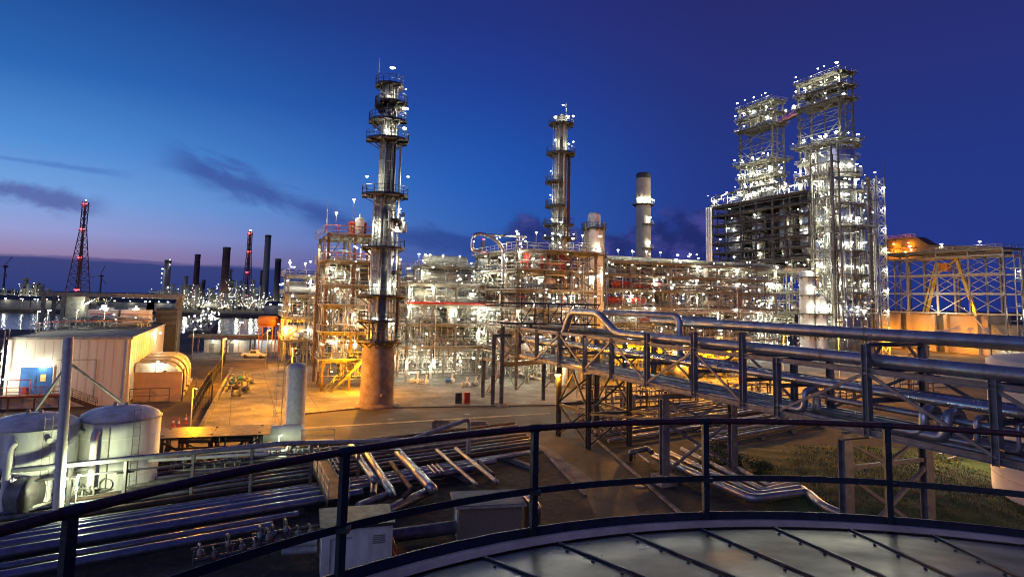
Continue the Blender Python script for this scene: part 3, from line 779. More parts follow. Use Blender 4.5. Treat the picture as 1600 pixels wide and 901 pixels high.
bp([(-29, 3.3, 9.35), (37, 3.3, 9.35)], .2, dpip, 'dark pipe farthest back on the bridge middle tier')
bp([(-29, 2.7, 11.02), (37, 2.7, 11.02)], .26, dpip, 'dull brown pipe between the two wide top pipes of the bridge')
ords = ['nearest', 'second', 'third', 'fourth', 'fifth', 'sixth', 'seventh', 'eighth', 'ninth', 'tenth', 'eleventh', 'twelfth', 'thirteenth', 'fourteenth', 'fifteenth', 'sixteenth', 'seventeenth', 'eighteenth', 'nineteenth', 'twentieth', 'twenty-first', 'twenty-second', 'twenty-third', 'twenty-fourth']
for i, (w, r) in enumerate(((.45, .12), (.8, .09), (1.15, .16), (1.6, .1), (1.95, .14), (2.4, .2), (2.9, .1), (3.25, .1))):
    z = ZB+.06+r
    if i == 2: pts = [(-29, w, z), (11.8, w, z), (13.2, w, z), (13.2, w, z+1.1), (14.6, w, z+1.1), (14.6, w-.5, z+1.1), (37, w-.5, z+1.1)]
    else: pts = [(-29, w, z), (37, w, z)]
    bp(pts, r, bpip if i in (0, 2, 5) else dpip, 'pipe on the bridge bottom tier, %s row counted from the camera side' % ords[i], 4.0, 8)
for i, (t, w, r) in enumerate(((13.4, .1, .2), (20.6, .25, .24), (21.7, .3, .26), (23.0, .4, .14), (24.7, .5, .09), (25.0, .9, .09))):
    pts = [(t-2.2, w, 7.8), (t, w, 7.8), (t, w, 9.0), (t+.02, w+1.1, 9.0), (t+.02, w+1.1, 7.9)]
    bp(pts, r, bpip, ['short grey pipe elbow hanging below the shiny pair left of the portal post', 'thick blue grey pipe elbow right of the portal post, left one of two', 'thick blue grey pipe elbow right of the portal post, right one of two', 'slimmer pipe elbow just right of the two thick elbows', 'thin pipe elbow rising near the right bridge post, outer one', 'thin pipe elbow rising near the right bridge post, inner one'][i], 9, 10)

# ================================================================== GROUND PIPE RACKS
PD = Vector((.805, .593, 0)).normalized()
def xline(p, d, a, c):      # where p + d*t meets the line a-c (on the ground)
    e = c-a; den = d.x*e.y-d.y*e.x
    t = ((a.x-p.x)*e.y-(a.y-p.y)*e.x)/den
    return t
rows = [764, 767.5, 771, 775, 779, 783, 787, 791, 795, 799.5, 804, 809, 814, 819.5, 825, 831, 837, 844, 852, 861, 872, 886, 904, 921]
rads = [.09, .12, .07, .13, .08, .12, .06, .14, .10, .15, .08, .13, .1, .07, .15, .1, .2, .09, .17, .23, .27, .3, .2, .26]
for i, (y, r) in enumerate(zip(rows, rads)):
    p = G(0, y); z = .35+r
    p0 = p-PD*8; t = xline(p, PD, rl0, rl1)
    if i > 18: t = min(t, [33, 30, 20, 15, 13][i-19])
    q = p+PD*(t-.6)
    b = MB().tube((p0.x, p0.y, z), (q.x, q.y, z), r, 10)
    band(b, [(p0.x, p0.y, z), (q.x, q.y, z)], r, 3.3+.4*(i % 5))
    m = [dpip, brwn, bpip, dpip, gstl][i % 5] if i < 18 else bpip
    solo(b, 'ground_pipe', m, 'long ground pipe in the left rack, %s row counted from the far side' % (['farthest']+ords[1:])[i], 'pipe', 'pipes of the left ground rack')
    # the run goes on beyond the side road
    if i < 19:
        t2 = xline(p, PD, rr0, rr1); a = p+PD*(t2+.6); c = a+PD*(46-1.1*i)
        b = MB().tube((a.x, a.y, z), (c.x, c.y, z), r, 8)
        solo(b, 'ground_pipe', dpip if i % 3 else bpip, 'ground pipe right of the side road below the bridge, %s row from the far side' % (['farthest']+ords[1:])[i], 'pipe', 'pipes of the right ground rack')
for i in range(13):
    a = G(1062+i*4, 652+i*4.2); c = a+PD*(27-.6*i); r = [.1, .14, .08, .12, .17][i % 5]
    b = MB().tube((a.x, a.y, .5+r), (c.x, c.y, .5+r), r, 8); band(b, [(a.x, a.y, .5+r), (c.x, c.y, .5+r)], r, 4)
    solo(b, 'ground_pipe', [brwn, galv, dpip, bpip][i % 4], 'ground pipe between second bridge column and grass bank, %s from the far side' % (['first']+ords[1:])[i], 'pipe', 'pipes beside the grass bank')
for k_ in range(4):
    a = G(1062, 652)+PD*(3+k_*6.5); c = G(1110, 703)+PD*(3+k_*6)
    solo(MB().bar((a.x, a.y, .25), (c.x, c.y, .25), .35, .48), 'pipe_sleeper', concd, 'concrete sleeper under the pipes beside the grass bank, %s from left' % (['first']+ords[1:])[k_], 'pipe support', 'sleepers beside the grass bank')
pn = Vector((-PD.y, PD.x, 0))
for k in range(9):
    c = G(0, 820)+PD*(k*6.5-4); t = xline(c, PD, rl0, rl1)
    if t < 1: break
    a = c-pn*7.5; e = c+pn*6.5
    solo(MB().bar((a.x, a.y, .16), (e.x, e.y, .16), .4, .36), 'pipe_sleeper', concd, 'concrete sleeper under the left ground pipes, %s from the left' % (['first']+ords[1:])[k], 'pipe support', 'sleepers under the left ground pipes')
# pale pipe on posts in front of the white tanks
W1 = [D(-30, 740, 40.5), D(200, 716, 43), D(440, 692.5, 46.5), D(640, 687, 52), D(733, 654, 57)]
b = MB().path(W1+[Vector((W1[-1].x, W1[-1].y, .1))], .17, 10, seg=5)
T = thing('stilted_pipe', 'pale grey pipe on thin posts curving up above the pipe trench', 'pipe', (W1[2].x, W1[2].y, 0))
off = Vector((W1[2].x, W1[2].y, 0))
b.v = [tuple(Vector(p)-off) for p in b.v]; b.build('pipe', galv, T)
b2 = MB().path([p+Vector((0, 0, -.75)) for p in W1[:4]], .07, 6); b2.v = [tuple(Vector(p)-off) for p in b2.v]; b2.build('tracer_pipe', dpip, T)
for f in (.04, .2, .33, .47, .6, .74, .86):
    L = f*3; i = int(L); p = W1[i]+(W1[i+1]-W1[i])*(L-i)-off
    MB().ibeam((p.x, p.y, 0), (p.x, p.y, p.z-.15), .2, .2).bar((p.x-.4, p.y-.3, p.z-.85), (p.x+.4, p.y+.3, p.z-.85), .1).build('post', dpip, T)
# big pipes that cross the trench towards the camera
def gpipe(pts, r, m, label, n=12, name='crossing_pipe', grp=None):
    b = MB().path(pts, r, n, seg=6); band(b, pts, r, 2.5)
    return solo(b, name, m, label, 'pipe', grp)
def HP(px, py, z): p = G(px, py, z); return (p.x, p.y, z)
gpipe([HP(548, 695, 1.7), HP(585, 750, 1.7), HP(585, 750, .9), HP(583, 772, .5)], .24, bpip, 'grey pipe crossing the trench, leftmost of the three thick ones')
gpipe([HP(572, 707, 1.7), HP(612, 768, 1.7), HP(613, 769, .7), HP(560, 790, .7)], .26, bpip, 'grey pipe crossing the trench, middle one of the three thick ones')
gpipe([HP(622, 706, 1.8), HP(676, 764, 1.8), HP(676, 764, .5), HP(600, 800, .5)], .34, bpip, 'thick grey pipe crossing the trench with big elbow, rightmost and largest')
gpipe([HP(611, 722, 1.5), HP(644, 765, 1.5), HP(630, 776, 1.0)], .17, brwn, 'rusty brown pipe crossing the trench between the thick grey ones')
gpipe([HP(576, 708, 2.0), HP(618, 772, 2.0)], .06, galv, 'thin conduit lying along the middle thick crossing pipe')
gpipe([HP(682, 702, 1.3), HP(744, 756, 1.3), HP(744, 757, .3)], .13, galv, 'narrow pale pipe crossing the trench, left one of two slim ones')
gpipe([HP(712, 700, 1.3), HP(776, 752, 1.3), HP(776, 753, .3)], .15, galv, 'narrow pale pipe crossing the trench, right one of two slim ones')
gpipe([HP(748, 722, .9), HP(770, 742, .9), HP(770, 743, .2)], .2, brwn, 'short rusty pipe stub at the right end of the trench')
for i, (x, y) in enumerate(((668, 726), (675, 725), (682, 724))): gpipe([HP(x, y, .9), HP(x+13, y+13, .9)], .06, galv, 'very short thin pipe in the trench centre, %s of three' % ['left', 'middle', 'right'][i], 6)
gpipe([HP(600, 838, .6), HP(745, 818, .6)], .38, dpip, 'thick dark pipe lying between the white cabin and the brick hut')
gpipe([HP(822, 776, 1.9), HP(838, 792, 1.9), HP(838, 812, .2)], .32, bpip, 'thick elbow pipe behind the right corner of the brick hut')
gpipe([HP(440, 850, .9), HP(495, 846, .9)], .2, galv, 'upper short pale pipe left of the white cabin')
gpipe([HP(440, 862, .6), HP(495, 857, .6)], .2, galv, 'lower short pale pipe left of the white cabin')
# four bent pipes below the bridge
for i in range(4):
    o = i*9
    gpipe([HP(1022+o*2.4, 712-o*.6, .7), HP(1176+o*1.0, 779-o*.75, .7), HP(1262-o*1.0, 768-o*.8, .7), HP(1285-o, 790-o*.6, .7), HP(1350-o, 818-o*.6, .5)][: 5 if i < 2 else 3], [.3, .24, .2, .17][i], [bpip, bpip, galv, galv][i],
          'bent pipe below the bridge, %s' % ['nearest and thickest of four', 'second from the camera of four', 'third from the camera of four', 'farthest and thinnest of four'][i], grp='bent pipes below the bridge')
gpipe([HP(985, 716, .2), HP(985, 706, 1.5), HP(1012, 700, 1.5), HP(1018, 706, 1.4)], .22, dpip, 'dark goose neck pipe left of the first bridge column')
gpipe([HP(992, 715, .1), HP(992, 705, 1.4), HP(1015, 722, 1.4), HP(1015, 722, .1)], .07, galv, 'thin pale pipe hoop left of the first bridge column')

# footbridge over the trench
a, c = G(498, 742), G(528, 806)
T = thing('footbridge', 'narrow rusty footbridge with pipe handrails over the left trench', 'footbridge', a)
d = c-a; s = Vector((-d.y, d.x, 0)).normalized()*.65
b = MB()
za, zc = 1.1, 1.1
b.add([(-s.x, -s.y, za), (s.x, s.y, za), (d.x+s.x, d.y+s.y, zc), (d.x-s.x, d.y-s.y, zc)], [(0, 3, 2, 1)])
b.bar((-s.x, -s.y, za-.1), (d.x-s.x, d.y-s.y, zc-.1), .1, .22); b.bar((s.x, s.y, za-.1), (d.x+s.x, d.y+s.y, zc-.1), .1, .22); b.build('deck', brwn, T)
for k in (-1, 1): MB().rail([(k*s.x, k*s.y, za), (d.x+k*s.x, d.y+k*s.y, zc)], r=.035).build('handrail', galv, T)
for f in (.05, .5, .95):
    for k in (-1, 1): MB().bar((d.x*f+k*s.x, d.y*f+k*s.y, 0), (d.x*f+k*s.x, d.y*f+k*s.y, 1), .12).build('leg', dark, T)

# white cabin and brick hut
brk = mat('hut_brick', (0.20, 0.165, 0.125), (0.12, 0.095, 0.07), 0.9, scale=9, bump=0.4, stretch=(1, 1, 3))
P = G(500, 905); CD = math.atan2(.30, .95)
T = thing('cabin', 'small white cabin with flat dark roof in the foreground trench', 'cabin', P, CD)
MB().box(0, 0, 0, 3.5, 2.9, 2.35).build('wall', mat('cabin_white', (0.66, 0.66, 0.63), (0.42, 0.41, 0.37), .5, scale=1.6, stretch=(1, 1, .25), detail=8), T)
b = MB()
for k in range(5): b.box(2.5, -.03, 1.5+k*.09, 3.1, -.004, 1.55+k*.09)
b.build('vent', gstl, T); MB().path([(.4, -.05, 0), (.4, -.05, 1.9), (1.4, -.05, 1.9)], .025, 6).build('conduit', galv, T); MB().box(-.12, -.12, 2.35, 3.62, 3.02, 2.5).build('roof', dark, T)
MB().box(-.03, .7, .05, -.0, 1.6, 2.0).build('door', galv, T); MB().bar((-.05, .8, 1.0), (-.05, .8, 1.15), .03).build('door_handle', dark, T)
b = MB().rail([(3.75, -.1, 0), (3.75, 1.8, 0)], r=.03); b.build('handrail', redp, T)
P = G(716, 848)
T = thing('hut', 'small brick hut with blue flat roof and white door beside the railing', 'hut', P, math.atan2(.2, .98))
MB().box(0, 0, 0, 3.7, 2.5, 1.95).build('wall', brk, T)
rb = mat('blue_roof_felt', (0.05, 0.09, 0.13), (0.03, 0.055, 0.085), 0.6, scale=2, bump=.2)
MB().box(-.25, -.25, 1.95, 3.95, 2.75, 2.08).build('fascia', mat('hut_fascia', (0.36, 0.30, 0.24), None, .6), T)
MB().box(-.2, -.2, 2.085, 3.9, 2.7, 2.12).build('roof', rb, T)
MB().box(-.03, .5, .05, -.0, 1.5, 1.8).build('door', whit, T); MB().box(-.05, .42, .0, -.01, .5, 1.88).box(-.05, 1.5, 0, -.01, 1.58, 1.88).box(-.05, .42, 1.8, -.01, 1.58, 1.88).build('door_frame', galv, T)
b = MB().path([(4.0, 2.2, 1.6), (4.6, 1.9, 1.6), (4.6, 1.9, 0)], .3, 12, seg=6); b.build('vent_pipe', bpip, T)
# ================================================================== LEFT: BUILDING, TANKS, PAD
wclad = mat('wall_cladding', (0.66, 0.63, 0.56), (0.52, 0.49, 0.43), 0.5, scale=0.35, stretch=(1, 1, .15))
roofg = mat('flat_roof', (0.20, 0.19, 0.18), (0.10, 0.10, 0.10), 0.8, scale=.5)
CB = G(197, 632)
T = thing('plant_building', 'white clad industrial building with blue double door and flat grey roof', 'building', CB, ANG)
ZR = 8.1
MB().box(-12.6, 0, 0, 0, 52, ZR).build('wall', wclad, T)
b = MB()
for k in range(15): b.box(-12.6+k*.9-.012, -.02, .3, -12.6+k*.9+.012, -.003, ZR)
for k in range(26): b.box(.003, k*2-.02, .3, .03, k*2+.02, ZR)
b.build('panel_joints', wclad, T)
for x in (-7.0, -.35): MB().path([(x, -.12, ZR-.1), (x, -.12, .3)], .07, 6).build('downpipe', galv, T)
MB().path([(-7.6, -.06, 5.6), (-3.5, -.06, 5.6), (-3.5, -.06, .5)], .035, 6).build('conduit', gstl, T)
MB().box(-12.75, -.15, ZR, .15, 52.1, ZR+.14).build('roof', roofg, T)
b = MB()
b.box(-12.8, -.2, ZR-.05, .2, -.15, ZR+.24).box(.15, -.2, ZR-.05, .2, 52.1, ZR+.24); b.build('roof_edge', galv, T)
dr = MB().box(-11.1, -.06, 1.7, -9.52, -.005, 4.8).build('door', blup, T)
MB().bar((-9.7, -.12, 3.0), (-9.7, -.12, 3.35), .05).build('door_handle', galv, dr)
dr = MB().box(-9.46, -.06, 1.7, -7.9, -.005, 4.8).build('door', blup, T)
MB().box(-9.1, -.09, 3.1, -8.55, -.065, 3.95).build('door_sign', mat('sign_yellow', (0.75, 0.62, 0.22), (0.7, 0.6, 0.3), .5), dr)
MB().box(-11.2, -.1, 4.8, -7.8, -.005, 4.92).box(-11.22, -.1, 1.7, -11.1, -.005, 4.8).box(-7.9, -.1, 1.7, -7.78, -.005, 4.8).build('door_frame', whit, T)
lamp(T, (-8.9, -.55, 5.25), 'w', 130, .12, name='door_lamp')
lamp(T, (-12.9, -2.4, 6.3), 'w', 800, .24); lamp(T, (-12.4, -1.2, 3.6), 'w', 160, .12)
lamp(T, (.8, 50, 6.8), 'w', 500, .25); lamp(T, (.7, 26, 7.4), 'w', 250, .14)
T2 = thing('door_platform', 'red railed steel landing with steps below the blue double door', 'platform', CB, ANG)
MB().box(-14.5, -2.2, 1.52, -6.4, -.1, 1.64).build('deck', brwn, T2)
MB().rail([(-14.5, -2.2, 1.64), (-6.4, -2.2, 1.64), (-6.4, -1.2, 1.64)], r=.04).build('railing', redp, T2)
for x in (-14.2, -11.5, -9, -6.6): MB().bar((x, -2.1, 0), (x, -2.1, 1.5), .14).build('leg', brwn, T2)
stair(T2, (-2.9, -1.6, 0), (-6.4, -1.6, 1.6), 1.0, brwn)
MB().rail([(-11.8, -1.9, 1.64), (-9.6, -1.9, 1.64)], h=1.9, sp=2.2, r=.05, mid=False, toe=False).build('gate_frame', redp, T2)
MB().box(-10.75, -.35, 1.64, -10.35, -.1, 2.5).build('extinguisher_box', redp, T2)
T2 = thing('ladder_tower', 'caged ladder tower at the far left corner of the white building', 'ladder', CB+UV*-13.6+VV*-1, ANG)
for x, y in ((-1.2, -.5), (1, -.5), (-1.2, 1.2), (1, 1.2)): MB().bar((x, y, 0), (x, y, ZR+1.2), .1).build('post', galv, T2)
b = MB()
for k in range(6): z = 1.5+k*1.35; b.bar((-1.2, -.5, z), (1, -.5, z), .07).bar((-1.2, -.5, z), (1, -.5, z+1.3), .05)
b.build('bracing', galv, T2); ladder(T2, 0, .2, 0, ZR+1.2, -1.57)
# roof plant
RT = CB+Vector((0, 0, ZR+.14))
T2 = thing('roof_railing', 'galvanised railing with red top rail along the white building roof', 'railing', RT, ANG)
MB().rail([(-12.4, 8, 0), (-12.4, 14, 0), (-1.0, 24, 0)], h=1.25, r=.05, sp=1.6).rail([(-12.4, 8, 0), (-12.4, 46, 0)], h=1.25, r=.05).rail([(-9, 25, 0.2), (-.5, 25, .2)], h=1.9, r=.05).build('railing', galv, T2)
MB().tube((-12.4, 14, 1.3), (-1, 24, 1.3), .06, 6).tube((-9, 24.9, 2.15), (-.5, 24.9, 2.15), .06, 6).build('top_rail', redp, T2)
for i, (x, y) in enumerate(((-8.2, 30), (-3.6, 30))):
    T2 = thing('roof_cooler', 'white louvred cooling unit on the building roof, %s of two' % ['left', 'right'][i], 'cooling unit', RT+UV*x+VV*y, ANG)
    b = MB().box(-2.1, 0, .7, 2.1, 4, 2.7); b.build('housing', whit, T2)
    b = MB()
    for k in range(4): b.box(-1.9, -.05, .1+k*.15, 1.9, 0, .18+k*.15)
    for sx_ in (-1.9, 1.8): b.box(sx_, 0, 0, sx_+.1, .2, .7).box(sx_, 3.7, 0, sx_+.1, 3.9, .7)
    b.build('louvres', dark, T2)
    MB().lathe([(1.3, 2.7), (1.3, 3.1), (1.2, 3.1), (1.2, 2.75)], 14, (0, 2, 0)).build('fan_ring', galv, T2)
    lamp(T2, (0, .6, 3.3), 'w', 300, .2)
for i, (x, y) in enumerate(((-12.2, 9.5), (-12.2, 14.5), (-9.4, 17.5), (-6.4, 20.5))):
    p = RT+UV*x+VV*y
    pole_lamp(p, 2.9, 'roof lamp on a thin pole above the white building, %s from left' % ords[i].replace('nearest', 'first'), 'w', 160, .17, 'lamps along the white building roof')
T2 = thing('roof_pipes', 'cluster of small pipes and ducts behind the roof railing of the white building', 'pipes', RT, ANG)
pipework(T2, (-11.5, -1, 16, 46, .3, 1.6), 60, 141, [galv, cream, gstl, oliv], (.05, .14), .3)
sparkle(T2, (-11, -1, 18, 45, 1.5, 2.5), 10, 5, .1)
# canopy frame behind the building
T2 = thing('canopy', 'tall flat roofed steel canopy with pale end panel behind the white building', 'canopy', D(68, 470, 112)*1.0, ANG)
T2.location.z = 0
MB().box(-.6, -.5, 12.9, 21.5, 8, 13.6).build('roof', gstl, T2)
for x, y in ((0, 0), (2.9, 0), (20.8, 0), (0, 7), (20.8, 7)): MB().ibeam((x, y, 0), (x, y, 12.9), .55, .55, (0, 1, 0), .07).build('column', gstl, T2)
MB().box(3.3, .1, 7, 6.0, 4, 12.9).build('panel', cream, T2)
MB().bar((.2, 0, 9), (2.8, 0, 12.6), .25).build('brace', gstl, T2); MB().bar((6.2, 0, 11.6), (8.3, 0, 12.9), .2).build('brace', gstl, T2)
lamp(T2, (6.8, -.5, 12.0), 'w', 350, .2)
# dark louvre house at the far right end of the building
T2 = thing('louvre_house', 'dark louvred house standing at the far end of the white building', 'louvre house', CB+VV*40+UV*-1.5, ANG)
MB().box(0, 0, 0, 3.4, 9, 11.0).build('wall', dark, T2); b = MB()
for k in range(12): b.bar((-.04, 0, 8.2+k*.22), (-.04, 9, 8.2+k*.22), .06).bar((0, -.04, 8.2+k*.22), (3.4, -.04, 8.2+k*.22), .06)
b.build('louvres', gstl, T2)
# curved air ducts
for i in range(4):
    y = 4.5+i*5.2
    T2 = thing('air_duct', 'cream curved air intake duct beside the white building, %s' % ['nearest of four in the row', 'second nearest of four in the row', 'third nearest of four in the row', 'farthest of four in the row'][i], 'air duct', CB+UV*.15+VV*y, ANG, 'curved ducts beside the white building')
    b = MB(); pr = [(0, 4.6), (3.0, 4.6)]+[(3.0+2.6*math.sin(t), 2.0+2.6*math.cos(t)) for t in [math.pi/2*k/7 for k in range(1, 8)]]+[(5.6, .35)]
    inn = [(5.0, .35)]+[(3.0+1.7*math.sin(t), 2.0+1.7*math.cos(t)) for t in [math.pi/2*k/7 for k in range(7, 0, -1)]]+[(3.0, 3.2), (0, 3.2)]
    pts = pr+inn; n = len(pts)
    vs = [(x, 0, z) for x, z in pts]+[(x, 3.0, z) for x, z in pts]
    m = len(pr); fs = [(k, (k+1) % n, n+(k+1) % n, n+k) for k in range(n)]
    for k in range(m-1):
        q0, q1 = n-1-k, n-2-k
        fs += [(k, q0, q1, k+1), (n+k, n+k+1, n+q1, n+q0)]
    b.add(vs, fs); b.build('duct', cream, T2)
    b = MB()
    for k in (2, 4, 6, 8):
        b.bar((pr[k][0], -.03, pr[k][1]+.03), (pr[k][0], 3.03, pr[k][1]+.03), .08)
    b.box(4.8, -.1, 0, 5.9, 3.1, .38); b.build('flanges', galv, T2)
lq = thing('duct_floodlight', 'bright floodlight on a bracket between the nearest curved duct and panel', 'lamp', CB+UV*2.6+VV*3.4, ANG)
MB().tube((0, 0, 0), (0, 0, 4.7), .06, 6).build('pole', galv, lq); lamp(lq, (0.2, 0, 4.9), 'w', 300, .2)
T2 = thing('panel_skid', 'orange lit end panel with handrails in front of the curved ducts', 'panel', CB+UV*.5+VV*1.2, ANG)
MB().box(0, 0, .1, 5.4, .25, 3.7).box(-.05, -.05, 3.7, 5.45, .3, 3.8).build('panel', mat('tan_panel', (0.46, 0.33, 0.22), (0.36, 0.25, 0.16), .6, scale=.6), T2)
MB().rail([(-.2, -1.2, 0), (4.2, -1.2, 0)], h=1.9, sp=2.1, r=.045).build('handrail', brwn, T2)
MB().bar((5.6, 0, 0), (5.6, 0, 4.2), .15).build('post', dark, T2)
def fence(name, label, pts, h=2.3, m=dark):
    o0 = Vector(pts[0]); T = thing(name, label, 'fence', o0); b = MB(); b2 = MB()
    for p, q in zip(pts[:-1], pts[1:]):
        p = Vector(p)-o0; q = Vector(q)-o0; L = (q-p).length; k = max(1, int(L/2.4))
        for i in range(k+1): c = p+(q-p)*(i/k); b.tube(c, c+Vector((0, 0, h)), .05, 5)
        k = int(L/.3)
        for i in range(k): c = p+(q-p)*(i/k); b2.tube(c, c+Vector((0, 0, h-.05)), .016, 3, False)
        for z in (.15, h*.5, h-.05): b2.tube(p+Vector((0, 0, z)), q+Vector((0, 0, z)), .028, 4, False)
    b.build('posts', m, T); b2.build('mesh_panel', m, T)
fence('fence', 'dark mesh fence between the curved ducts and the orange pad', [G(300, 656), G(322, 612), G(345, 580), G(352, 565)])
fence('fence', 'short dark barred cage beside the nearest curved duct', [G(302, 640), G(330, 638), G(330, 622), G(305, 622), G(302, 640)], 2.8)
for i, (x, y) in enumerate(((270, 666), (279, 667), (290, 661))):
    T2 = thing('traffic_cone', 'red and white striped cone near the panel skid, %s of three' % ['leftmost', 'middle', 'rightmost'][i], 'traffic cone', G(x, y))
    MB().lathe([(.16, .03), (.12, .35), (.09, .6), (.03, 1.0), (.005, 1.0)], 10).box(-.25, -.25, 0, .25, .25, .05).build('cone', redp, T2)
    MB().lathe([(.125, .4), (.10, .62)], 10).build('band', whit, T2)
# white tanks
for i, px in enumerate((42, 180)):
    P = [G(42, 783), G(180, 760)][i]
    T2 = thing('water_tank', ['white domed water tank at the left frame edge behind a leaning mast', 'white domed water tank standing right of the leaning mast'][i], 'tank', P, ANG)
    r = 2.62; H = 4.95
    MB().lathe([(r+.25, 0), (r+.25, .2), (r, .2), (r, H), (r*.93, H+.28), (r*.75, H+.55), (r*.4, H+.75), (0.01, H+.82)], 40).build('shell', tnkp, T2)
    ladder(T2, r*math.cos(R(-60)), r*math.sin(R(-60)), 0, H+.9, R(-60), False)
    MB().tube((r*math.cos(R(-95))*1.03, r*math.sin(R(-95))*1.03, .6), (r*math.cos(R(-95))*1.03, r*math.sin(R(-95))*1.03, H-.3), .035, 6).build('level_gauge', gstl, T2)
    MB().lathe([(.38, 0), (.38, .22), (.45, .22), (.45, .3), (.01, .32)], 16, (-.2, -r-.2, .9), 'y').build('manway', galv, T2)
    MB().lathe([(r+.01, H-.06), (r+.07, H-.04), (r+.07, H+.04), (r+.01, H+.06)], 40).build('rim_angle', galv, T2)
    b = MB(); b.path([(-1.0, -r+.1, H-.55), (-1.0, -r-.75, H-.55), (-1.0, -r-.75, .4)] if i else [(-.4, -r+.1, H-.75), (-.4, -r-.75, H-.75), (-.4, -r-.75, .4)], .23, 12, seg=6, bend=.6); b.build('pipe', whit, T2)
    MB().tube((-1.9 if i else 1.4, -1.95 if i else -2.3, H-.6), (-2.0 if i else 1.5, -2.2 if i else -2.55, H-.6), .16, 10).tube((.3, 0, H+.78), (.3, 0, H+1.0), .14, 8).box(-.5, -.1, H+.75, -.3, .1, H+1.05).build('nozzle', galv, T2)
    b = MB()
    for k in range(3): b.lathe([(r+.004, 1.2+k*1.3), (r+.012, 1.21+k*1.3), (r+.012, 1.235+k*1.3), (r+.004, 1.245+k*1.3)], 40)
    b.build('weld_seams', whit, T2)
# leaning mast
b0 = D(91, 795, 40.8); b0.z = 0; b1 = D(107.5, 527, 40.8)
T2 = thing('mast', 'tall pale leaning tubular mast with two bracing struts between the white tanks', 'mast', b0)
MB().tube((0, 0, 0), b1-b0, .30, 14, r2=.27).lathe([(.45, 0), (.45, .1), (.3, .12)], 14).build('pole', mat('mast_paint', (0.66, 0.64, 0.58), (0.52, 0.50, 0.45), .5), T2)
k0 = D(108, 566, 40.8)-b0
MB().tube(k0, D(56, 640, 42)-b0, .09, 8).build('strut', galv, T2); MB().tube(k0, D(189, 627, 44)-b0, .09, 8).build('strut', galv, T2)
lq = thing('tank_floodlight', 'glaring floodlight standing low between the two white tanks', 'lamp', G(116, 806))
MB().tube((0, 0, 0), (0, 0, 2.5), .05, 6).build('pole', galv, lq); lamp(lq, (.3, -.3, 2.6), 'g', 1300, .14)
lq = thing('tank_floodlight', 'low floodlight in front of the left white tank beside the pumps', 'lamp', G(20, 800))
MB().tube((0, 0, 0), (0, 0, 2.0), .05, 6).build('pole', galv, lq); lamp(lq, (.3, -.3, 2.1), 'g', 620, .12)
# pipes in front of the tanks
gpipe([HP(-30, 738, 1.9), HP(130, 726, 2.1), HP(232, 712, 2.2), HP(440, 700, 2.2)], .13, whit, 'pale pipe passing in front of both white tanks, upper of two')
gpipe([HP(-30, 746, 1.7), HP(130, 733, 1.9), HP(232, 719, 2.0), HP(420, 708, 2.0)], .12, whit, 'pale pipe passing in front of both white tanks, lower of two')
gpipe([HP(-10, 757, 1.6), HP(66, 757, 1.6), HP(66, 786, .4)], .2, whit, 'white pipe with elbow bending down in front of the left tank')
gpipe([HP(45, 795, .4), HP(88, 786, .4), HP(92, 776, 1.2)], .22, cream, 'thick cream pipe with upturned elbow among the pumps')
def pump(P, label, m, m2=cream, rz=0.0, s=1.0, cat='pump'):
    T = thing('pump', label, cat, P, rz)
    MB().box(-.9*s, -.4*s, 0, .9*s, .4*s, .18*s).build('base', concd, T)
    b = MB().lathe([(.01, -.8*s), (.26*s, -.78*s), (.3*s, -.6*s), (.3*s, -.05*s), (.12*s, 0), (.1*s, .2*s)], 12, (0, 0, .6*s), 'x')
    for k in range(6): b.box(-.7*s+k*.1*s, -.33*s, .55*s, -.68*s+k*.1*s, .33*s, .65*s)
    b.box(-.55*s, -.12*s, .85*s, -.2*s, .12*s, 1.0*s); b.build('motor', m, T)
    MB().lathe([(.1*s, .2*s), (.36*s, .25*s), (.42*s, .4*s), (.36*s, .55*s), (.2*s, .6*s), (.2*s, .8*s)], 14, (0, 0, .6*s), 'x').tube((.4*s, 0, .9*s), (.4*s, 0, 1.5*s), .12*s, 8).lathe([(.22*s, 1.45*s), (.22*s, 1.55*s)], 10, (.4*s, 0, 0)).build('casing', m2, T)
    return T
pump(G(63, 782), 'teal pump in front of the left white tank', teal, teal, .5, 1.2)
pump(G(128, 772), 'teal motored pump left of the right tank floodlight', teal, cream, 1.2, 1.2)
pump(G(103, 786), 'blue motored pump among white pipes at the mast foot', blup, whit, .2, 1.1)
pump(G(30, 790), 'white pump standing left of the teal pump', galv, whit, .9, 1.2)
T2 = thing('blind_flange', 'large dark dished pipe end with bolted rim at the lower left', 'pipe end', G(22, 806))
MB().lathe([(.01, -.5), (.7, -.35), (1.05, 0), (1.05, .8), (1.2, .8), (1.2, 1.0), (.01, 1.0)], 22, (0, 0, 1.2), 'x').build('flange', dpip, T2)
MB().box(-.1, -.7, 0, .5, .7, .3).build('saddle', concd, T2)
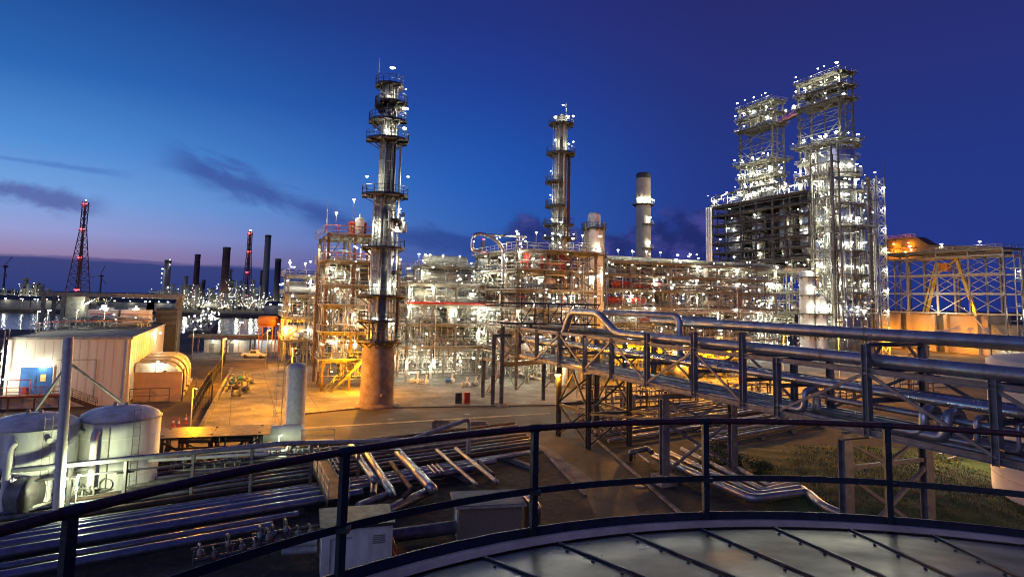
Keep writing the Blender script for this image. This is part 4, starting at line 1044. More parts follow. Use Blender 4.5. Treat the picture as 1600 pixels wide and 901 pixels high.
def rack_valves(P, label, n, L, rz, h=1.4, seed=0, m=galv):
    rnd = random.Random(seed); T = thing('valve_manifold', label, 'valves', P, rz)
    b = MB(); vm = rnd.choice([gstl, teal, galv]); wm = rnd.choice([redp, dark, blup])
    for k in range(2): b.tube((0, k*.7, .55+.3*k), (L, k*.7, .55+.3*k), .09, 6)
    for i in range(n):
        x = L*(i+.5)/n; hh = h*rnd.uniform(.7, 1.2)
        b.path([(x, 0, .5), (x, 0, hh), (x, .7, hh), (x, .7, .8)], .06, 6, seg=2)
        v = MB().lathe([(.05, -.2), (.16, -.12), (.16, .12), (.05, .2)], 8, (x, 0, hh*.75)).tube((x, -.05, hh*.75), (x, -.35, hh*.75), .025, 4).build('valve', vm, T)
        MB().lathe([(.14, -.02), (.17, 0), (.14, .02)], 10, (x, -.36, hh*.75), 'y').build('handwheel', wm, v)
    for x in (0.1, L/2, L-.1): b.bar((x, .35, 0), (x, .35, .9), .1)
    b.build('pipes', m, T)
rack_valves(G(262, 747), 'valve manifold beside the right white tank and dark pipes', 7, 5, .3, 1.5, 1)
rack_valves(G(330, 728), 'valve manifold in front of the orange pad front wall', 9, 7, .25, 1.3, 2)
rack_valves(G(404, 724), 'valve manifold under the white horizontal drum', 8, 5, .3, 1.3, 3)
rack_valves(G(80, 790), 'small valve manifold at the mast foot between the tanks', 4, 2.4, .2, 1.5, 4)
rack_valves(G(900, 667), 'valve manifold at the foot of the bridge trestle', 8, 6, -.9, 2.0, 5, dpip)
rack_valves(G(925, 690), 'valve manifold beside the side road under the bridge', 6, 5, .6, 1.3, 6, dpip)
rack_valves(G(1005, 668), 'valve manifold left of the first tall bridge column', 9, 8, .5, 1.5, 7, dpip)
rack_valves(G(1480, 726), 'valve manifold left of the pale storage tank wall', 8, 5, .6, 2.0, 8)
lq = thing('yard_lamp', 'small white lamp low beside the slim vessel and horizontal drum', 'lamp', G(434, 722))
MB().tube((0, 0, 0), (0, 0, 2.2), .05, 6).build('pole', galv, lq); lamp(lq, (.2, -.2, 2.3), 'g', 260, .1)
rack_valves(G(395, 868), 'valve manifold in the dark trench left of the white cabin', 6, 4, .5, 1.3, 14, dpip)
rack_valves(G(300, 893), 'valve manifold at the bottom edge below the left ground pipes', 6, 4, .6, 1.2, 15, dpip)
# dark shelter, horizontal drum, slim vertical column
T2 = thing('pipe_shelter', 'dark steel pipe support frame standing right of the white tanks', 'steel frame', G(250, 735), .3)
frame(T2, [0, 3.6, 7.2], [0, 3], [2.6], dark, dark, dark, .2, .2, railz=False, seed=4, holes=False)
pipework(T2, (0, 7, .2, 2.8, .3, 2.4), 26, 8, [dark, dpip, brwn, dpip])
T2 = thing('horizontal_drum', 'pale horizontal drum on saddles at the foot of the slim vessel', 'drum', G(430, 707), .25)
drum(T2, (0, 0, 1.5), .95, 4.2, whit, 'x', 'shell')
MB().rail([(2.2, -1, 1.0), (5.0, -1, 1.0)], h=1.1, r=.04).box(2.2, -1, .9, 5, .3, 1.0).build('access_platform', cream, T2)
P = D(463, 600, 60); P.z = 0
T2 = thing('slim_vessel', 'slim pale vertical vessel with ladder at the left of the yard', 'vessel', P, ANG)
MB().lathe([(1.0, 0), (1.0, .3), (.92, .35), (.92, 7.2), (.85, 7.5), (.6, 7.75), (.01, 7.85)], 24).build('shell', mat('vessel_grey', (0.50, 0.50, 0.47), (0.38, 0.38, 0.35), .45), T2)
b = MB(); b.lathe([(.97, 1.6), (1.0, 1.65), (1.0, 1.75), (.97, 1.8)], 24).tube((.0, 0, 7.8), (0, 0, 8.4), .12, 8).lathe([(.25, 8.35), (.25, 8.45)], 10); b.build('nozzle', galv, T2)
ladder(T2, -1.15, -.1, 0, 8.6, math.pi)
MB().path([(.3, -1.0, 1.4), (.3, -1.6, 1.4), (.3, -1.6, .2)], .14, 8).build('pipe', whit, T2)
pole_lamp(G(452, 640), 7.5, 'thin lamp post with orange lamp left of the slim vertical vessel', 'o', 2300, .16)
pole_lamp(G(345, 600), 7.0, 'orange lamp post at the left kerb of the concrete pad', 'o', 2200, .16)
pole_lamp(G(296, 690), 5.0, 'short orange lamp post in front of the pad kerb', 'o', 500, .12)
for i, (x, y, c, m) in enumerate(((366, 604, 'grey hose reel skid at the far end of the pad', galv), (372, 612, 'brown pump skid on the pad behind the kerb', brwn), (378, 597, 'teal pump skid at the pad far edge', teal), (370, 622, 'dark pump skid nearest the camera on the pad', gstl), (384, 614, 'small dark pump alone on the open pad', dark), (392, 600, 'small grey pump at the right of the pad machinery', gstl))):
    pump(G(x, y), c, m, gstl, .4*i, 1.05)
rack_valves(G(360, 612), 'valve manifold along the pad machinery by the kerb', 7, 6, ANG+1.5, 1.7, 9)
# trestle with drums coloured as orange lit, sheds and truck in the far yard
P = G(300, 553)
T2 = thing('yard_trestle', 'long low steel pipe trestle across the far yard before the river', 'pipe trestle', P, .05)
L = 27
for x in (0, 6.5, 13, 20, 26.5):
    for y in (0, 3): MB().bar((x, y, 0), (x, y, 3.9), .3).build('column', brwn, T2)
b = MB(); b.bar((-1, 0, 4), (L+3, 0, 4), .3, .5).bar((-1, 3, 4), (L+3, 3, 4), .3, .5).bar((6.5, 0, .3), (9, 0, 3.8), .15).bar((20, 0, .3), (22.5, 0, 3.8), .15)
for x in range(0, 30, 3): b.bar((x, 0, 3.9), (x, 3, 3.9), .2)
b.build('beams', brwn, T2)
b = MB()
for k in range(6): b.tube((-1, .3+k*.48, 4.4), (L+2.5, .3+k*.48, 4.4), .14, 6)
b.build('pipework', oliv, T2, kind='stuff')
P = D(425, 514, 148); P.z = 0
for i in range(2):
    T3 = thing('orange_lit_drum', 'orange lit drum lying on a stand above the yard trestle, %s' % ['left one', 'right one'][i], 'drum', P+Vector((i*4.2-1, i*1.0, 0)), 0)
    drum(T3, (0, 0, 8.0), 1.2, 3.6, orap, 'x' if i == 0 else 'y', 'shell', False)  # orange lamp light is put into the colour of drum and stand
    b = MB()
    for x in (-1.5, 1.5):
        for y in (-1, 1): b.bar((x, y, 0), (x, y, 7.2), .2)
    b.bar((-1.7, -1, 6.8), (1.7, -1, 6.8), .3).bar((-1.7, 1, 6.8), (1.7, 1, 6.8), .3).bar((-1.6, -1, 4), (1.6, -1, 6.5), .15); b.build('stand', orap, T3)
for i, (x, w, m, lab) in enumerate(((318, 4, cream, 'cream walled open shed in the far yard, left of the white one'), (346, 5.5, whit, 'white panelled shed in the middle of the far yard'), (383, 5, mat('pale_blue', (0.35, 0.46, 0.6), (0.25, .35, .48), .5), 'pale blue shed behind the pickup truck'), (408, 4, cream, 'cream shed at the right end of the far yard'))):
    T3 = thing('shed', lab, 'shed', G(x, 550), .1)
    MB().box(0, 0, 0, w, 4, 2.9).build('wall', m, T3); MB().box(-.2, -.2, 2.9, w+.2, 4.2, 3.05).build('roof', gstl, T3)
    MB().box(w*.3, -.04, .05, w*.3+1.1, -.005, 2.1).build('door', gstl, T3)
    lamp(T3, (w*.6, -1.2, 2.9), 'w', 90, .13)
pole_lamp(G(372, 554), 7.5, 'white lamp post in the far yard beside the pale blue shed', 'w', 500, .3)
pole_lamp(G(300, 556), 6, 'white lamp post at the left end of the far yard', 'w', 400, .25)
pole_lamp(G(438, 562), 8, 'orange lamp post at the right end of the far yard', 'o', 1500, .25)
pole_lamp(G(415, 572), 7, 'orange lamp post on the pad just beyond the pickup truck', 'o', 1200, .2)
# pickup truck
T2 = thing('pickup_truck', 'white pickup truck parked in the orange lit far yard', 'pickup truck', G(397, 559), .12)
b = MB(); pr = [(-2.6, .5), (2.5, .5), (2.55, .95), (1.1, 1.05), (.55, 1.7), (-.75, 1.72), (-.95, 1.05), (-2.6, 1.05)]
n = len(pr); b.add([(x, -.9, z) for x, z in pr]+[(x, .9, z) for x, z in pr], [tuple(range(n)), tuple(range(2*n-1, n-1, -1))]+[(k, n+k, n+(k+1) % n, (k+1) % n) for k in range(n)]); b.build('body', whit, T2)
MB().box(-.65, -.93, 1.12, .55, -.905, 1.6).box(-.65, .905, 1.12, .55, .93, 1.6).build('window', dark, T2)
for x in (-1.65, 1.6):
    for y in (-.9, .72):
        wv = MB().lathe([(.01, 0), (.4, 0), (.4, .2), (.01, .2)], 14, (x, y, .4), 'y').build('wheel', dark, T2)
for y in (-.7, .5): MB().box(2.53, y, .75, 2.6, y+.25, .92).build('headlight', whit, T2)
MB().box(-2.7, -.85, .5, -2.6, .85, .7).box(2.55, -.85, .45, 2.65, .85, .65).build('bumper', galv, T2)
# ================================================================== THE PLANT
GREY = [galv, cream, oliv, gstl, alum, cream, galv, brwn]
def edge_lamps(T, xs, ys, zs, seed, p=.6, Wt=260, r=.2, post=0.0, pw=.7, inner=3, side=True):
    rnd = random.Random(seed)
    for z in zs:
        x = xs[0]
        while x <= xs[-1]+.1:
            if rnd.random() < p: lamp(T, (x+rnd.uniform(-.5, .5), ys[0]-.7, z+rnd.uniform(2.2, 2.9)), 'w', Wt if rnd.random() < pw else 0, r*rnd.uniform(.8, 1.15), post)
            x += (xs[-1]-xs[0])/max(1, len(xs)-1)
        if side:
            for y in ys[1:]:
                if rnd.random() < p*.7: lamp(T, (xs[0]-.7, y, z+rnd.uniform(2.2, 2.9)), 'w', Wt if rnd.random() < pw else 0, r*rnd.uniform(.8, 1.1), post)
        for k in range(inner):
            lamp(T, (rnd.uniform(xs[0]+.5, xs[-1]-.5), rnd.uniform(ys[0], ys[0]+(ys[-1]-ys[0])*.7), z+rnd.uniform(1.8, 2.8)), 'w', Wt if rnd.random() < pw else 0, r*rnd.uniform(.7, 1.0))

# main distillation column ------------------------------------------------
P = G(588, 634)
T = thing('distillation_column', 'tallest slim steel column with brown base and ringed platforms in the left centre', 'column', P, ANG)
def mz(y): return CAMH+(463.3-y)*P.y/1000.0
z1, z2, z3, z4, zt = mz(532), mz(440), mz(306), mz(215), mz(110)
MB().lathe([(2.75, 0), (2.75, .3), (2.25, .35), (2.15, .6), (2.05, z1), (1.7, z1+.05)], 28).build('skirt', fpnt, T)
MB().tube((.3, -2.1, 1.6), (.3, -2.5, 1.6), .3, 10).build('manhole', fpnt, T)
MB().lathe([(1.6, z1), (1.6, z2), (1.42, z2+.4), (1.42, z3-.3), (1.0, z3+.3)], 28).build('lower_shell', clad, T)
MB().lathe([(1.0, z3), (1.0, z4), (1.02, z4+.4)], 24).build('middle_shell', gstl, T)
MB().lathe([(1.03, z4), (1.03, zt-1.6), (.9, zt-1.2), (.5, zt-.9), (.01, zt-.8)], 24).build('upper_shell', clad, T)
b = MB()
for z in range(int(z1)+2, int(zt)-1, 2):
    r = 1.6 if z < z2 else 1.42 if z < z3-.5 else 1.0 if z < z4 else 1.03
    b.lathe([(r, z), (r+.03, z+.02), (r+.03, z+.12), (r, z+.14)], 24)
b.build('jacket_bands', galv, T)
for z, r, a0, a1 in ((z1+.1, 3.0, 140, 330), (mz(500), 2.9, 150, 300), (mz(462), 3.2, 120, 360), (mz(388), 2.9, 100, 430), (z3+.1, 3.1, 0, 360), (z4-.1, 2.85, -200, 100), (mz(186), 2.6, 130, 330), (mz(157), 2.55, -130, 60), (mz(160), 1.9, 150, 230), (zt-1.4, 1.95, 0, 360), (mz(345), 2.7, -80, 60), (mz(425), 2.6, -60, 120)):
    rr = 1.6 if z < z2 else 1.42 if z < z3-.5 else 1.0 if z < z4 else 1.03
    arcdeck(T, rr+.05, r, z, a0, a1)
for a, r0_, rp, za, zb, m in ((250, 2.05, .22, z1+.3, mz(310), gstl), (285, 2.1, .28, z1+.3, mz(330), galv), (320, 2.0, .16, z1, mz(222), galv), (215, 2.0, .14, 8, mz(300), galv), (250, 1.25, .1, mz(330), mz(150), galv), (300, 1.35, .24, mz(310), mz(130), dark), (325, 1.2, .12, mz(300), mz(190), gstl), (345, 2.2, .2, mz(520), mz(400), brwn)):
    c, s = math.cos(R(a)), math.sin(R(a))
    MB().path([(r0_*c, r0_*s, za), (r0_*c, r0_*s, zb), (1.0*c, 1.0*s, zb)], rp, 8).build('riser_pipe', m, T)
ladder(T, 1.6*math.cos(R(235)), 1.6*math.sin(R(235)), z1, z3, R(235)); ladder(T, 1.12*math.cos(R(280)), 1.12*math.sin(R(280)), z3, zt-1.4, R(280))
MB().tube((-1.6, -.3, zt-1.3), (-1.6, -.3, zt+2.3), .05, 5).build('antenna', galv, T)
b = MB(); b.path([(.2, -1.7, mz(330)), (.2, -2.4, mz(330)), (.2, -2.4, mz(360)), (1.9, -2.0, mz(362))], .2, 8).lathe([(.5, 0), (.5, 1.2), (.3, 1.4)], 10, (2.3, -1.2, mz(362))); b.build('reflux_drum', galv, T)
for x, y, z, w, r in ((.1, -.9, zt+.9, 260, .2), (1.9, -1.4, mz(133), 240, .17), (-.5, -1.9, mz(150), 220, .17), (1.9, -1.5, mz(165), 280, .24), (1.9, -1.5, mz(197), 280, .24), (-.6, -1.7, mz(189)-.9, 240, .14), (-2.7, -1.2, mz(279), 300, .22), (2.7, -1.2, mz(273), 300, .22), (-1.7, -1.9, mz(355), 260, .22), (1.2, -2.4, mz(357), 260, .22), (2.1, -1.6, mz(340), 300, .2), (1.6, -2.2, mz(327), 240, .16), (-1.3, -2.6, mz(445), 200, .2), (1.0, -2.6, mz(443), 300, .2), (.9, -2.2, mz(497), 500, .22), (-1.2, -2.5, mz(495), 300, .2), (-.9, -1.7, mz(345), 120, .12), (.6, -1.9, mz(335), 120, .12), (2.0, -1.9, mz(405), 240, .15)):
    lamp(T, (x, y, z), 'w', w, r)

# steel structure left of the column -------------------------------------
P = G(502, 612)
T = thing('process_structure', 'tall rusty open steel structure with red railed top decks left of the slim column', 'steel structure', P, ANG)
xs, ys, zs = [0, 3.9, 7.8], [0, 5.5, 11], [4.6, 8.6, 12.6, 15.6, 19.2, 23.3]
frame(T, xs, ys, zs, oliv, grat, galv, .36, .45, seed=11, panels=0.35, colm=brwn)
sparkle(T, (0, 8, -.5, 8, 5, 22), 30, 205, .13)
pipework(T, (0, 7.5, .5, 10.5, 1, 19), 95, 21, GREY)
equip(T, (0, 7.8, 1, 10), zs[:-1], 14, 31)
drum(T, (4, 5, 17.5), 1.3, 5.5, oliv, 'x')
MB().rail([(-.6, -.75, 23.4), (8.4, -.75, 23.4), (8.4, 6, 23.4)], h=1.15, r=.06).rail([(-.6, -.75, 19.3), (8.4, -.75, 19.3)], h=1.15, r=.06).build('red_railing', redp, T)
b = MB()
for i, x in enumerate((3.6, 5.3, 7.2)): b.lathe([(.55, 0), (.55, 1.8), (.65, 1.8), (.65, 2.0), (.3, 2.2), (.01, 2.3)], 12, (x, 2, 23.4))
b.build('relief_valves', redp, T); vessel(T, (4.6, 1, 23.4), .7, 2.8, whit)
MB().tube((-.5, -.3, 23.3), (-.5, -.3, 28.5), .07, 5).build('antenna', galv, T)
MB().tube((-.9, 4, 4), (-.9, 4, 22), .25, 8).build('downpipe', brwn, T)
pipework(T, (-.3, 8, -.4, 6, 1, 22), 90, 121, [cream, galv, whit, galv], (.025, .06), .65, 4)
edge_lamps(T, xs, ys, zs[:-1], 41, .5, 260, .18)
for x, y, z in ((.8, -.7, 26.4), (3.5, .5, 28.8), (-1, 3, 21), (6, -.6, 21.5)): lamp(T, (x, y, z), 'w', 300, .22, post=(z-23.4) if z > 25 else 0)
lamp(T, (5.6, -3.2, 4.3), 'o', 1700, .3); lamp(T, (1.2, -.8, 3.0), 'o', 160, .1)
stair(T, (1, -1.4, .1), (5.6, -1.4, 4.6), 1.0, oliv)

# mid left low structures -------------------------------------------------
P = G(444, 571)
T = thing('process_structure', 'low cluttered pale steel structure farther back left of the tall rusty one', 'steel structure', P, ANG)
xs, ys, zs = [0, 4.2, 8.4], [0, 7, 14], [5, 9.5, 14, 18]
frame(T, xs, ys, zs, pale, grat, galv, .3, .4, seed=12, panels=0.5)
sparkle(T, (0, 8, -.5, 10, 2, 19), 30, 206, .16)
pipework(T, (0, 8, 0, 13, 1, 17.5), 80, 22, GREY); equip(T, (0, 8.4, .5, 13), zs, 8, 32, [cream, whit, galv])
edge_lamps(T, xs, ys, zs, 42, .7, 260, .22)
for x in (0, 3, 6): lamp(T, (x, 0, 20.5), 'w', 300, .25, post=2.4)
P = G(500, 560)
T = thing('process_structure', 'deep steel rack of drums and pipes seen between column and tall rusty structure', 'steel structure', P, ANG)
xs, ys, zs = [0, 6, 12, 18, 24], [0, 7, 14], [5, 9.5, 14, 18.5]
frame(T, xs, ys, zs, pale, grat, galv, .3, .4, seed=13, panels=0.5)
sparkle(T, (0, 24, -.5, 10, 2, 19), 50, 207, .17)
pipework(T, (0, 24, 0, 13, 1, 18), 110, 23, GREY); equip(T, (0, 24, .5, 13), zs, 14, 33)
edge_lamps(T, xs, ys, zs, 43, .55, 320, .22)

# structure right of the column -------------------------------------------
P = G(634, 597)
T = thing('process_structure', 'pale three decked process structure right of the slim column with bright ground bay', 'steel structure', P, ANG)
xs, ys, zs = [0, 4.2, 8.4, 12.6, 16.8], [0, 6.5, 13, 19], [5.8, 9.6, 12.8, 16.4]
frame(T, xs, ys, zs, pale, grat, galv, .34, .42, seed=14, panels=0.4, colm=gstl)
sparkle(T, (0, 17, -.5, 10, 1.5, 17), 90, 201, .17)
pipework(T, (0, 16.5, .3, 18, 3.6, 16), 170, 24, GREY); pipework(T, (0, 16, 6, 18, .4, 5), 70, 29, [whit, cream, galv, whit], (.05, .14), .6)
equip(T, (0, 16.8, .5, 14), zs, 30, 34)
drum(T, (5, 3, 14.6), 1.0, 7, cream); drum(T, (13, 4, 11.4), .95, 6, cream); drum(T, (9, 2.5, 8.0), .9, 5, oliv)
pipework(T, (-.3, 17, -.4, 8, 1, 17), 200, 124, [cream, galv, whit, galv, oliv], (.025, .06), .65, 4)
edge_lamps(T, xs, ys, [.4]+zs, 44, .5, 300, .17, inner=3)
for x, y in ((2, 4), (6, 8), (10, 4), (14, 8), (12, 14)): lamp(T, (x, y, 4.6), 'w', 420, .14)
b = MB().tube((-.6, -1.1, 13.2), (19, -1.1, 13.2), .2, 8).tube((19, -1.1, 13.2), (20.5, -1.1, 13.2), .2, 8); b.build('red_pipe', redp, T)
for i, (x, y) in enumerate(((648, 600), (662, 601), (703, 600), (727, 606), (742, 604))):
    pump(G(x, y), ['white pump skid left in the bright bay right of the column', 'cream pump skid second from left in the bright bay', 'blue pump skid in the middle of the bright bay', 'grey pump skid right in the bright bay', 'cream pump skid at the stair in the bright bay'][i], [whit, cream, blup, galv, cream][i], whit, .3*i, 1.05)
for i, (x, y) in enumerate(((690, 668), (748, 670))):
    solo(MB().box(-1, -.4, 0, 1, .4, .7).box(-.8, -.3, .7, .8, .3, .85), 'concrete_block', concd, 'low concrete block on the verge between road and pipe trench, %s one' % ['left', 'right'][i], 'block').location = G(x, y)
T2 = thing('fire_cabinet', 'red fire hose cabinet on the slab kerb by the stair', 'cabinet', G(729, 631), ANG)
MB().box(-.4, -.25, .12, .4, .25, 1.5).build('body', redp, T2); MB().box(-.45, -.3, 1.5, .45, .3, 1.58).build('lid', redp, T2); MB().box(-1.6, 0, .12, -.7, .06, 1.5).build('board', dark, T2)
# exchanger deck behind it
P = G(654, 567)
T = thing('exchanger_structure', 'long upper deck of large horizontal cream exchangers behind the three decked structure', 'steel structure', P, ANG)
xs, ys, zs = [0, 6, 12, 18, 24], [0, 7, 14], [6, 12, 17.0, 21]
frame(T, xs, ys, zs, pale, grat, galv, .36, .5, seed=15, panels=0.5)
sparkle(T, (0, 24, -.5, 8, 8, 23), 90, 202, .2)
for i, (x, y, z, r, L) in enumerate(((5, 3, 18.7, 1.4, 8), (16, 3, 18.7, 1.4, 9), (8, 9, 22.9, 1.2, 10), (19, 4, 22.8, 1.1, 8))): drum(T, (x, y, z), r, L, [cream, oliv, cream, galv][i], name='exchanger')
pipework(T, (0, 24, .3, 13, 8, 21), 140, 25, GREY); equip(T, (0, 24, .5, 13), zs, 14, 35)
pipework(T, (-.3, 24, -.4, 6, 8, 22.5), 120, 125, [cream, galv, whit, galv, oliv], (.03, .07), .65, 4)
edge_lamps(T, xs, ys, zs, 45, .6, 320, .22)
for x in (-.5, 2, 5, 9, 14, 20): lamp(T, (x, 1, 23.6), 'w', 260, .24, post=2.5)
P = D(752, 470, 150); P.z = 0
T = thing('vent_stack', 'thin dark vent stack with red lamp rising behind the exchanger deck', 'chimney', P, ANG)
MB().tube((0, 0, 0), (0, 0, 27.5), .45, 10).build('shaft', dark, T); lamp(T, (0, -.6, 28), 'r', 60, .25); lamp(T, (.2, -.6, 25), 'r', 0, .2)
MB().lathe([(.46, 24.5), (.9, 24.6), (.9, 24.7), (.46, 24.8)], 10).build('platform', dark, T)

# central structure ----------------------------------------------------------
P = G(806, 610)
T = thing('process_structure', 'large central steel structure with many lit decks below the second column', 'steel structure', P, ANG)
xs, ys, zs = [0, 4.7, 9.4, 14.1], [0, 6.5, 13, 19.5], [5.2, 9.4, 12.6, 15.6, 18.8, 22.0]
frame(T, xs, ys, zs, oliv, grat, galv, .36, .45, seed=16, panels=0.4)
sparkle(T, (0, 14, -.5, 10, 6, 24), 110, 203, .18)
pipework(T, (0, 14, .3, 19, 5.6, 21.8), 230, 26, GREY+[redp]); pipework(T, (5, 11, 5, 18, .4, 5), 60, 30, [cream, galv, whit], (.05, .14), .6)
equip(T, (0, 14, .5, 18), zs, 36, 36)
for x in (2.2, 5.2, 8.6): vessel(T, (x, 1.5, 18.9), .6, 2.8, [cream, galv, redp][int(x) % 3])
pipework(T, (-.3, 14.4, -.4, 8, 5, 24), 180, 126, [cream, galv, whit, galv, oliv], (.025, .06), .65, 4)
edge_lamps(T, xs, ys, zs, 46, .62, 300, .19, inner=3)
for x, y in ((-.4, 0), (1, 3), (3, 0), (6, 0), (8.4, 2), (11.5, 0), (10, 8), (4, 9)): lamp(T, (x, y, 24.9), 'w', 260, .2, post=2.6)
b = MB().path([(-6, 1, 21.5), (-7.5, 1, 21.5), (-7.5, 1, 24.2), (-5, 1, 24.2), (-2.2, 1, 22.5), (-2.2, 1, 17)], .27, 12, seg=6, bend=1.5).path([(-5, 1.6, 24.2), (2, 1.6, 24.2)], .2, 10); b.build('looped_pipe', shin, T)
for x, y in ((1.5, 2), (4, 6), (8, 3), (11, 9), (2, 12)): lamp(T, (x, y, 4.3), 'w', 420, .14)
for x, y in ((8.5, 2.0), (10.5, 3.5), (12.5, 2.5)): vessel(T, (x, y, .15), .6, 3.6, [cream, whit, galv][int(x) % 3])
stair(T, (-5.2, -1.5, .1), (-2.4, -1.5, 5.2), 1.0, galv); stair(T, (-2.4, -2.6, 5.2), (-5.6, -2.6, 9.4), 1.0, galv)
# portal in front of the central structure
P = G(783, 634)
T = thing('portal_frame', 'dark steel portal on round concrete plinth spanning the lit entry bay', 'steel frame', P, ANG)
for x, y, h in ((0, 0, 10.5), (-1.0, .6, 9.4), (7.4, 2.5, 5.5), (0, 7, 6)): MB().ibeam((x, y, 0), (x, y, h), .4, .4, (0, 1, 0), .05).build('column', oliv, T)
MB().lathe([(.95, 0), (.95, .35), (.01, .36)], 18, (0, 0, 0)).build('plinth', conc, T)
b = MB(); b.bar((0, 0, 5.4), (7.4, 2.5, 5.4), .4, .6).bar((0, 0, 5.6), (0, 7, 5.6), .3, .4).bar((.2, 0, 6.2), (3.4, 1.2, 9.0), .18).bar((-1, .6, 9.2), (1.5, .6, 9.2), .3, .4); b.build('beams', oliv, T)
# dark inclined truss gallery above the bridge end
P = D(815, 500, 77); P.z = 0
T = thing('truss_gallery', 'dark narrow steel truss gallery high above the left end of the bridge', 'gallery', P, .08)
b = MB(); L = 9.5
for z in (11.2, 13.6):
    for y in (0, 1.6): b.bar((-2.5, y, z-(.0 if z < 12 else .0)), (L, y, z), .16)
k = 0
while k < L-1.4: b.bar((k, 0, 11.2), (k+1.4, 0, 13.6), .1).bar((k, 0, 13.6), (k, 0, 11.2), .12); k += 1.6
b.build('truss', dark, T); MB().rail([(-2.5, 0, 13.6), (L, 0, 13.6)], r=.04).rail([(-2.5, 0, 11.2), (L, 0, 11.2)], r=.04).build('railing', dark, T)
for x in (1.2, 5.8): MB().bar((x, .8, 10.7), (x, .8, 11.2), .3).build('leg', dark, T)

# second column and the short clad vessel -------------------------------------
P = D(873, 480, 122); P.z = 0
T = thing('distillation_column', 'second slim dark column with small lit platforms above the central structure', 'column', P, ANG)
def mz2(y): return CAMH+(469.6-y)*.122
zt = mz2(172)
MB().lathe([(1.5, 0), (1.5, mz2(330)), (1.2, mz2(322)), (1.2, zt-1.4), (.9, zt-.6), (.01, zt)], 22).build('shell', gstl, T)
for z, r, a0, a1 in ((mz2(238), 2.9, 0, 360), (zt-2.2, 2.5, 0, 360), (mz2(284), 3.0, 140, 250), (mz2(322), 2.9, 130, 260), (mz2(352), 3.2, 120, 300), (mz2(372), 3.3, 0, 360)): arcdeck(T, 1.22 if z > mz2(322) else 1.52, r, z, a0, a1)
for a, rp, za, zb in ((265, .2, 10, mz2(190)), (320, .3, 14, mz2(240)), (230, .15, 14, mz2(215))): c, s = math.cos(R(a))*1.65, math.sin(R(a))*1.65; MB().path([(c, s, za), (c, s, zb), (c*.5, s*.5, zb)], rp, 8).build('riser_pipe', dark if a == 320 else galv, T)
ladder(T, -1.4, -.5, 22, zt-2.2, R(200)); MB().tube((1, 0, zt-1), (1, 0, zt+2.4), .06, 5).build('antenna', galv, T)
for x, y, z in ((0, -.6, zt+1.6), (-2, -1.3, mz2(182)), (1.7, -1.6, mz2(177)), (.2, -2.4, mz2(181)), (-2, -1.6, mz2(219)), (1.5, -2.2, mz2(220)), (.4, -2.5, mz2(225)), (-2.6, -.9, mz2(268)), (-2.6, -.9, mz2(306)), (-2.4, -1.2, mz2(344)), (-1, -2.4, mz2(349)), (1.8, -2.2, mz2(366)), (-1.6, -2.6, mz2(368))): lamp(T, (x, y, z), 'w', 140, .24)
P = D(927, 480, 126); P.z = 0
T = thing('clad_vessel', 'short stout pale vessel with caged head right of the second column', 'vessel', P, ANG)
MB().lathe([(2.0, 0), (2.0, 27.5), (1.7, 28.2), (1.25, 28.4), (1.25, 31.0), (.9, 31.5), (.01, 31.6)], 20).build('shell', whit, T)
arcdeck(T, 2.0, 2.7, 23, 0, 360); arcdeck(T, 1.3, 2.5, 28.3, 0, 360)
for k in range(4): a = R(20+90*k); MB().bar((2.5*math.cos(a), 2.5*math.sin(a), 14), (2.5*math.cos(a), 2.5*math.sin(a), 29.5), .25).build('post', gstl, T)
ladder(T, -2.0, -.9, 15, 28, R(205), True, dark)
for x, y, z in ((-2, -2.2, 19), (1.5, -2.4, 19.5), (-.5, -2.7, 24.5)): lamp(T, (x, y, z), 'w', 300, .22)

# pale chimney -----------------------------------------------------------------
P = D(1005, 480, 232); P.z = 0
T = thing('chimney', 'pale round chimney with dark cap and one lit ring platform', 'chimney', P, ANG)
def mz3(y): return CAMH+(472.5-y)*.232
zt = mz3(270)
MB().lathe([(2.9, 0), (2.6, zt-1.6)], 24).build('shaft', mat('chimney_paint', (0.40, 0.35, 0.29), (0.28, 0.24, 0.2), .7, scale=.3), T)
MB().lathe([(2.62, zt-1.6), (2.62, zt), (2.2, zt+.4), (2.2, zt-1)], 24).build('cap', dark, T)
arcdeck(T, 2.65, 4.0, mz3(319), 0, 360, rm=galv)
for a in (200, 240, 290, 335): lamp(T, (3.6*math.cos(R(a)), 3.6*math.sin(R(a)), mz3(311)), 'w', 420, .4)
for z in (mz3(345), mz3(383)): arcdeck(T, 2.7, 3.8, z-1.2, 230, 320, rm=galv, n=6); lamp(T, (.4, -3.5, z+1), 'w', 420, .38)
ladder(T, .9, -2.9, mz3(400), mz3(320), R(285), False, dark)

# long low structure right of centre ---------------------------------------------
P = D(948, 500, 150); P.z = 0
T = thing('pipe_structure', 'long low densely piped steel structure with red drums right of centre', 'steel structure', P, ANG)
xs, ys, zs = [0, 6.5, 13, 19.5, 26, 32.5, 39, 45.5, 52], [0, 7, 14], [5, 9, 13, 17, 20.5, 23.6]
frame(T, xs, ys, zs, pale, grat, galv, .36, .45, seed=17, panels=0.5)
sparkle(T, (0, 52, -.6, 8, 3, 24.5), 230, 204, .24)
pipework(T, (0, 52, -.3, 13, 2, 23), 300, 27, GREY, (.06, .2), .42); pipework(T, (0, 52, -.6, 3, 2, 13), 160, 57, [cream, galv, cream, whit], (.05, .14), .5)
equip(T, (0, 52, .3, 10), zs, 70, 37)
for i, (x, z) in enumerate(((3, 14.6), (9, 14.6), (4, 18.4), (8.5, 18.3), (14, 18.4), (11, 10.4))): drum(T, (x, .9, z), .75, 3.6, redp, name='red_drum')
pipework(T, (-.3, 52.4, -.6, 6, 4, 25), 260, 127, [cream, galv, whit, galv, oliv], (.03, .07), .65, 4)
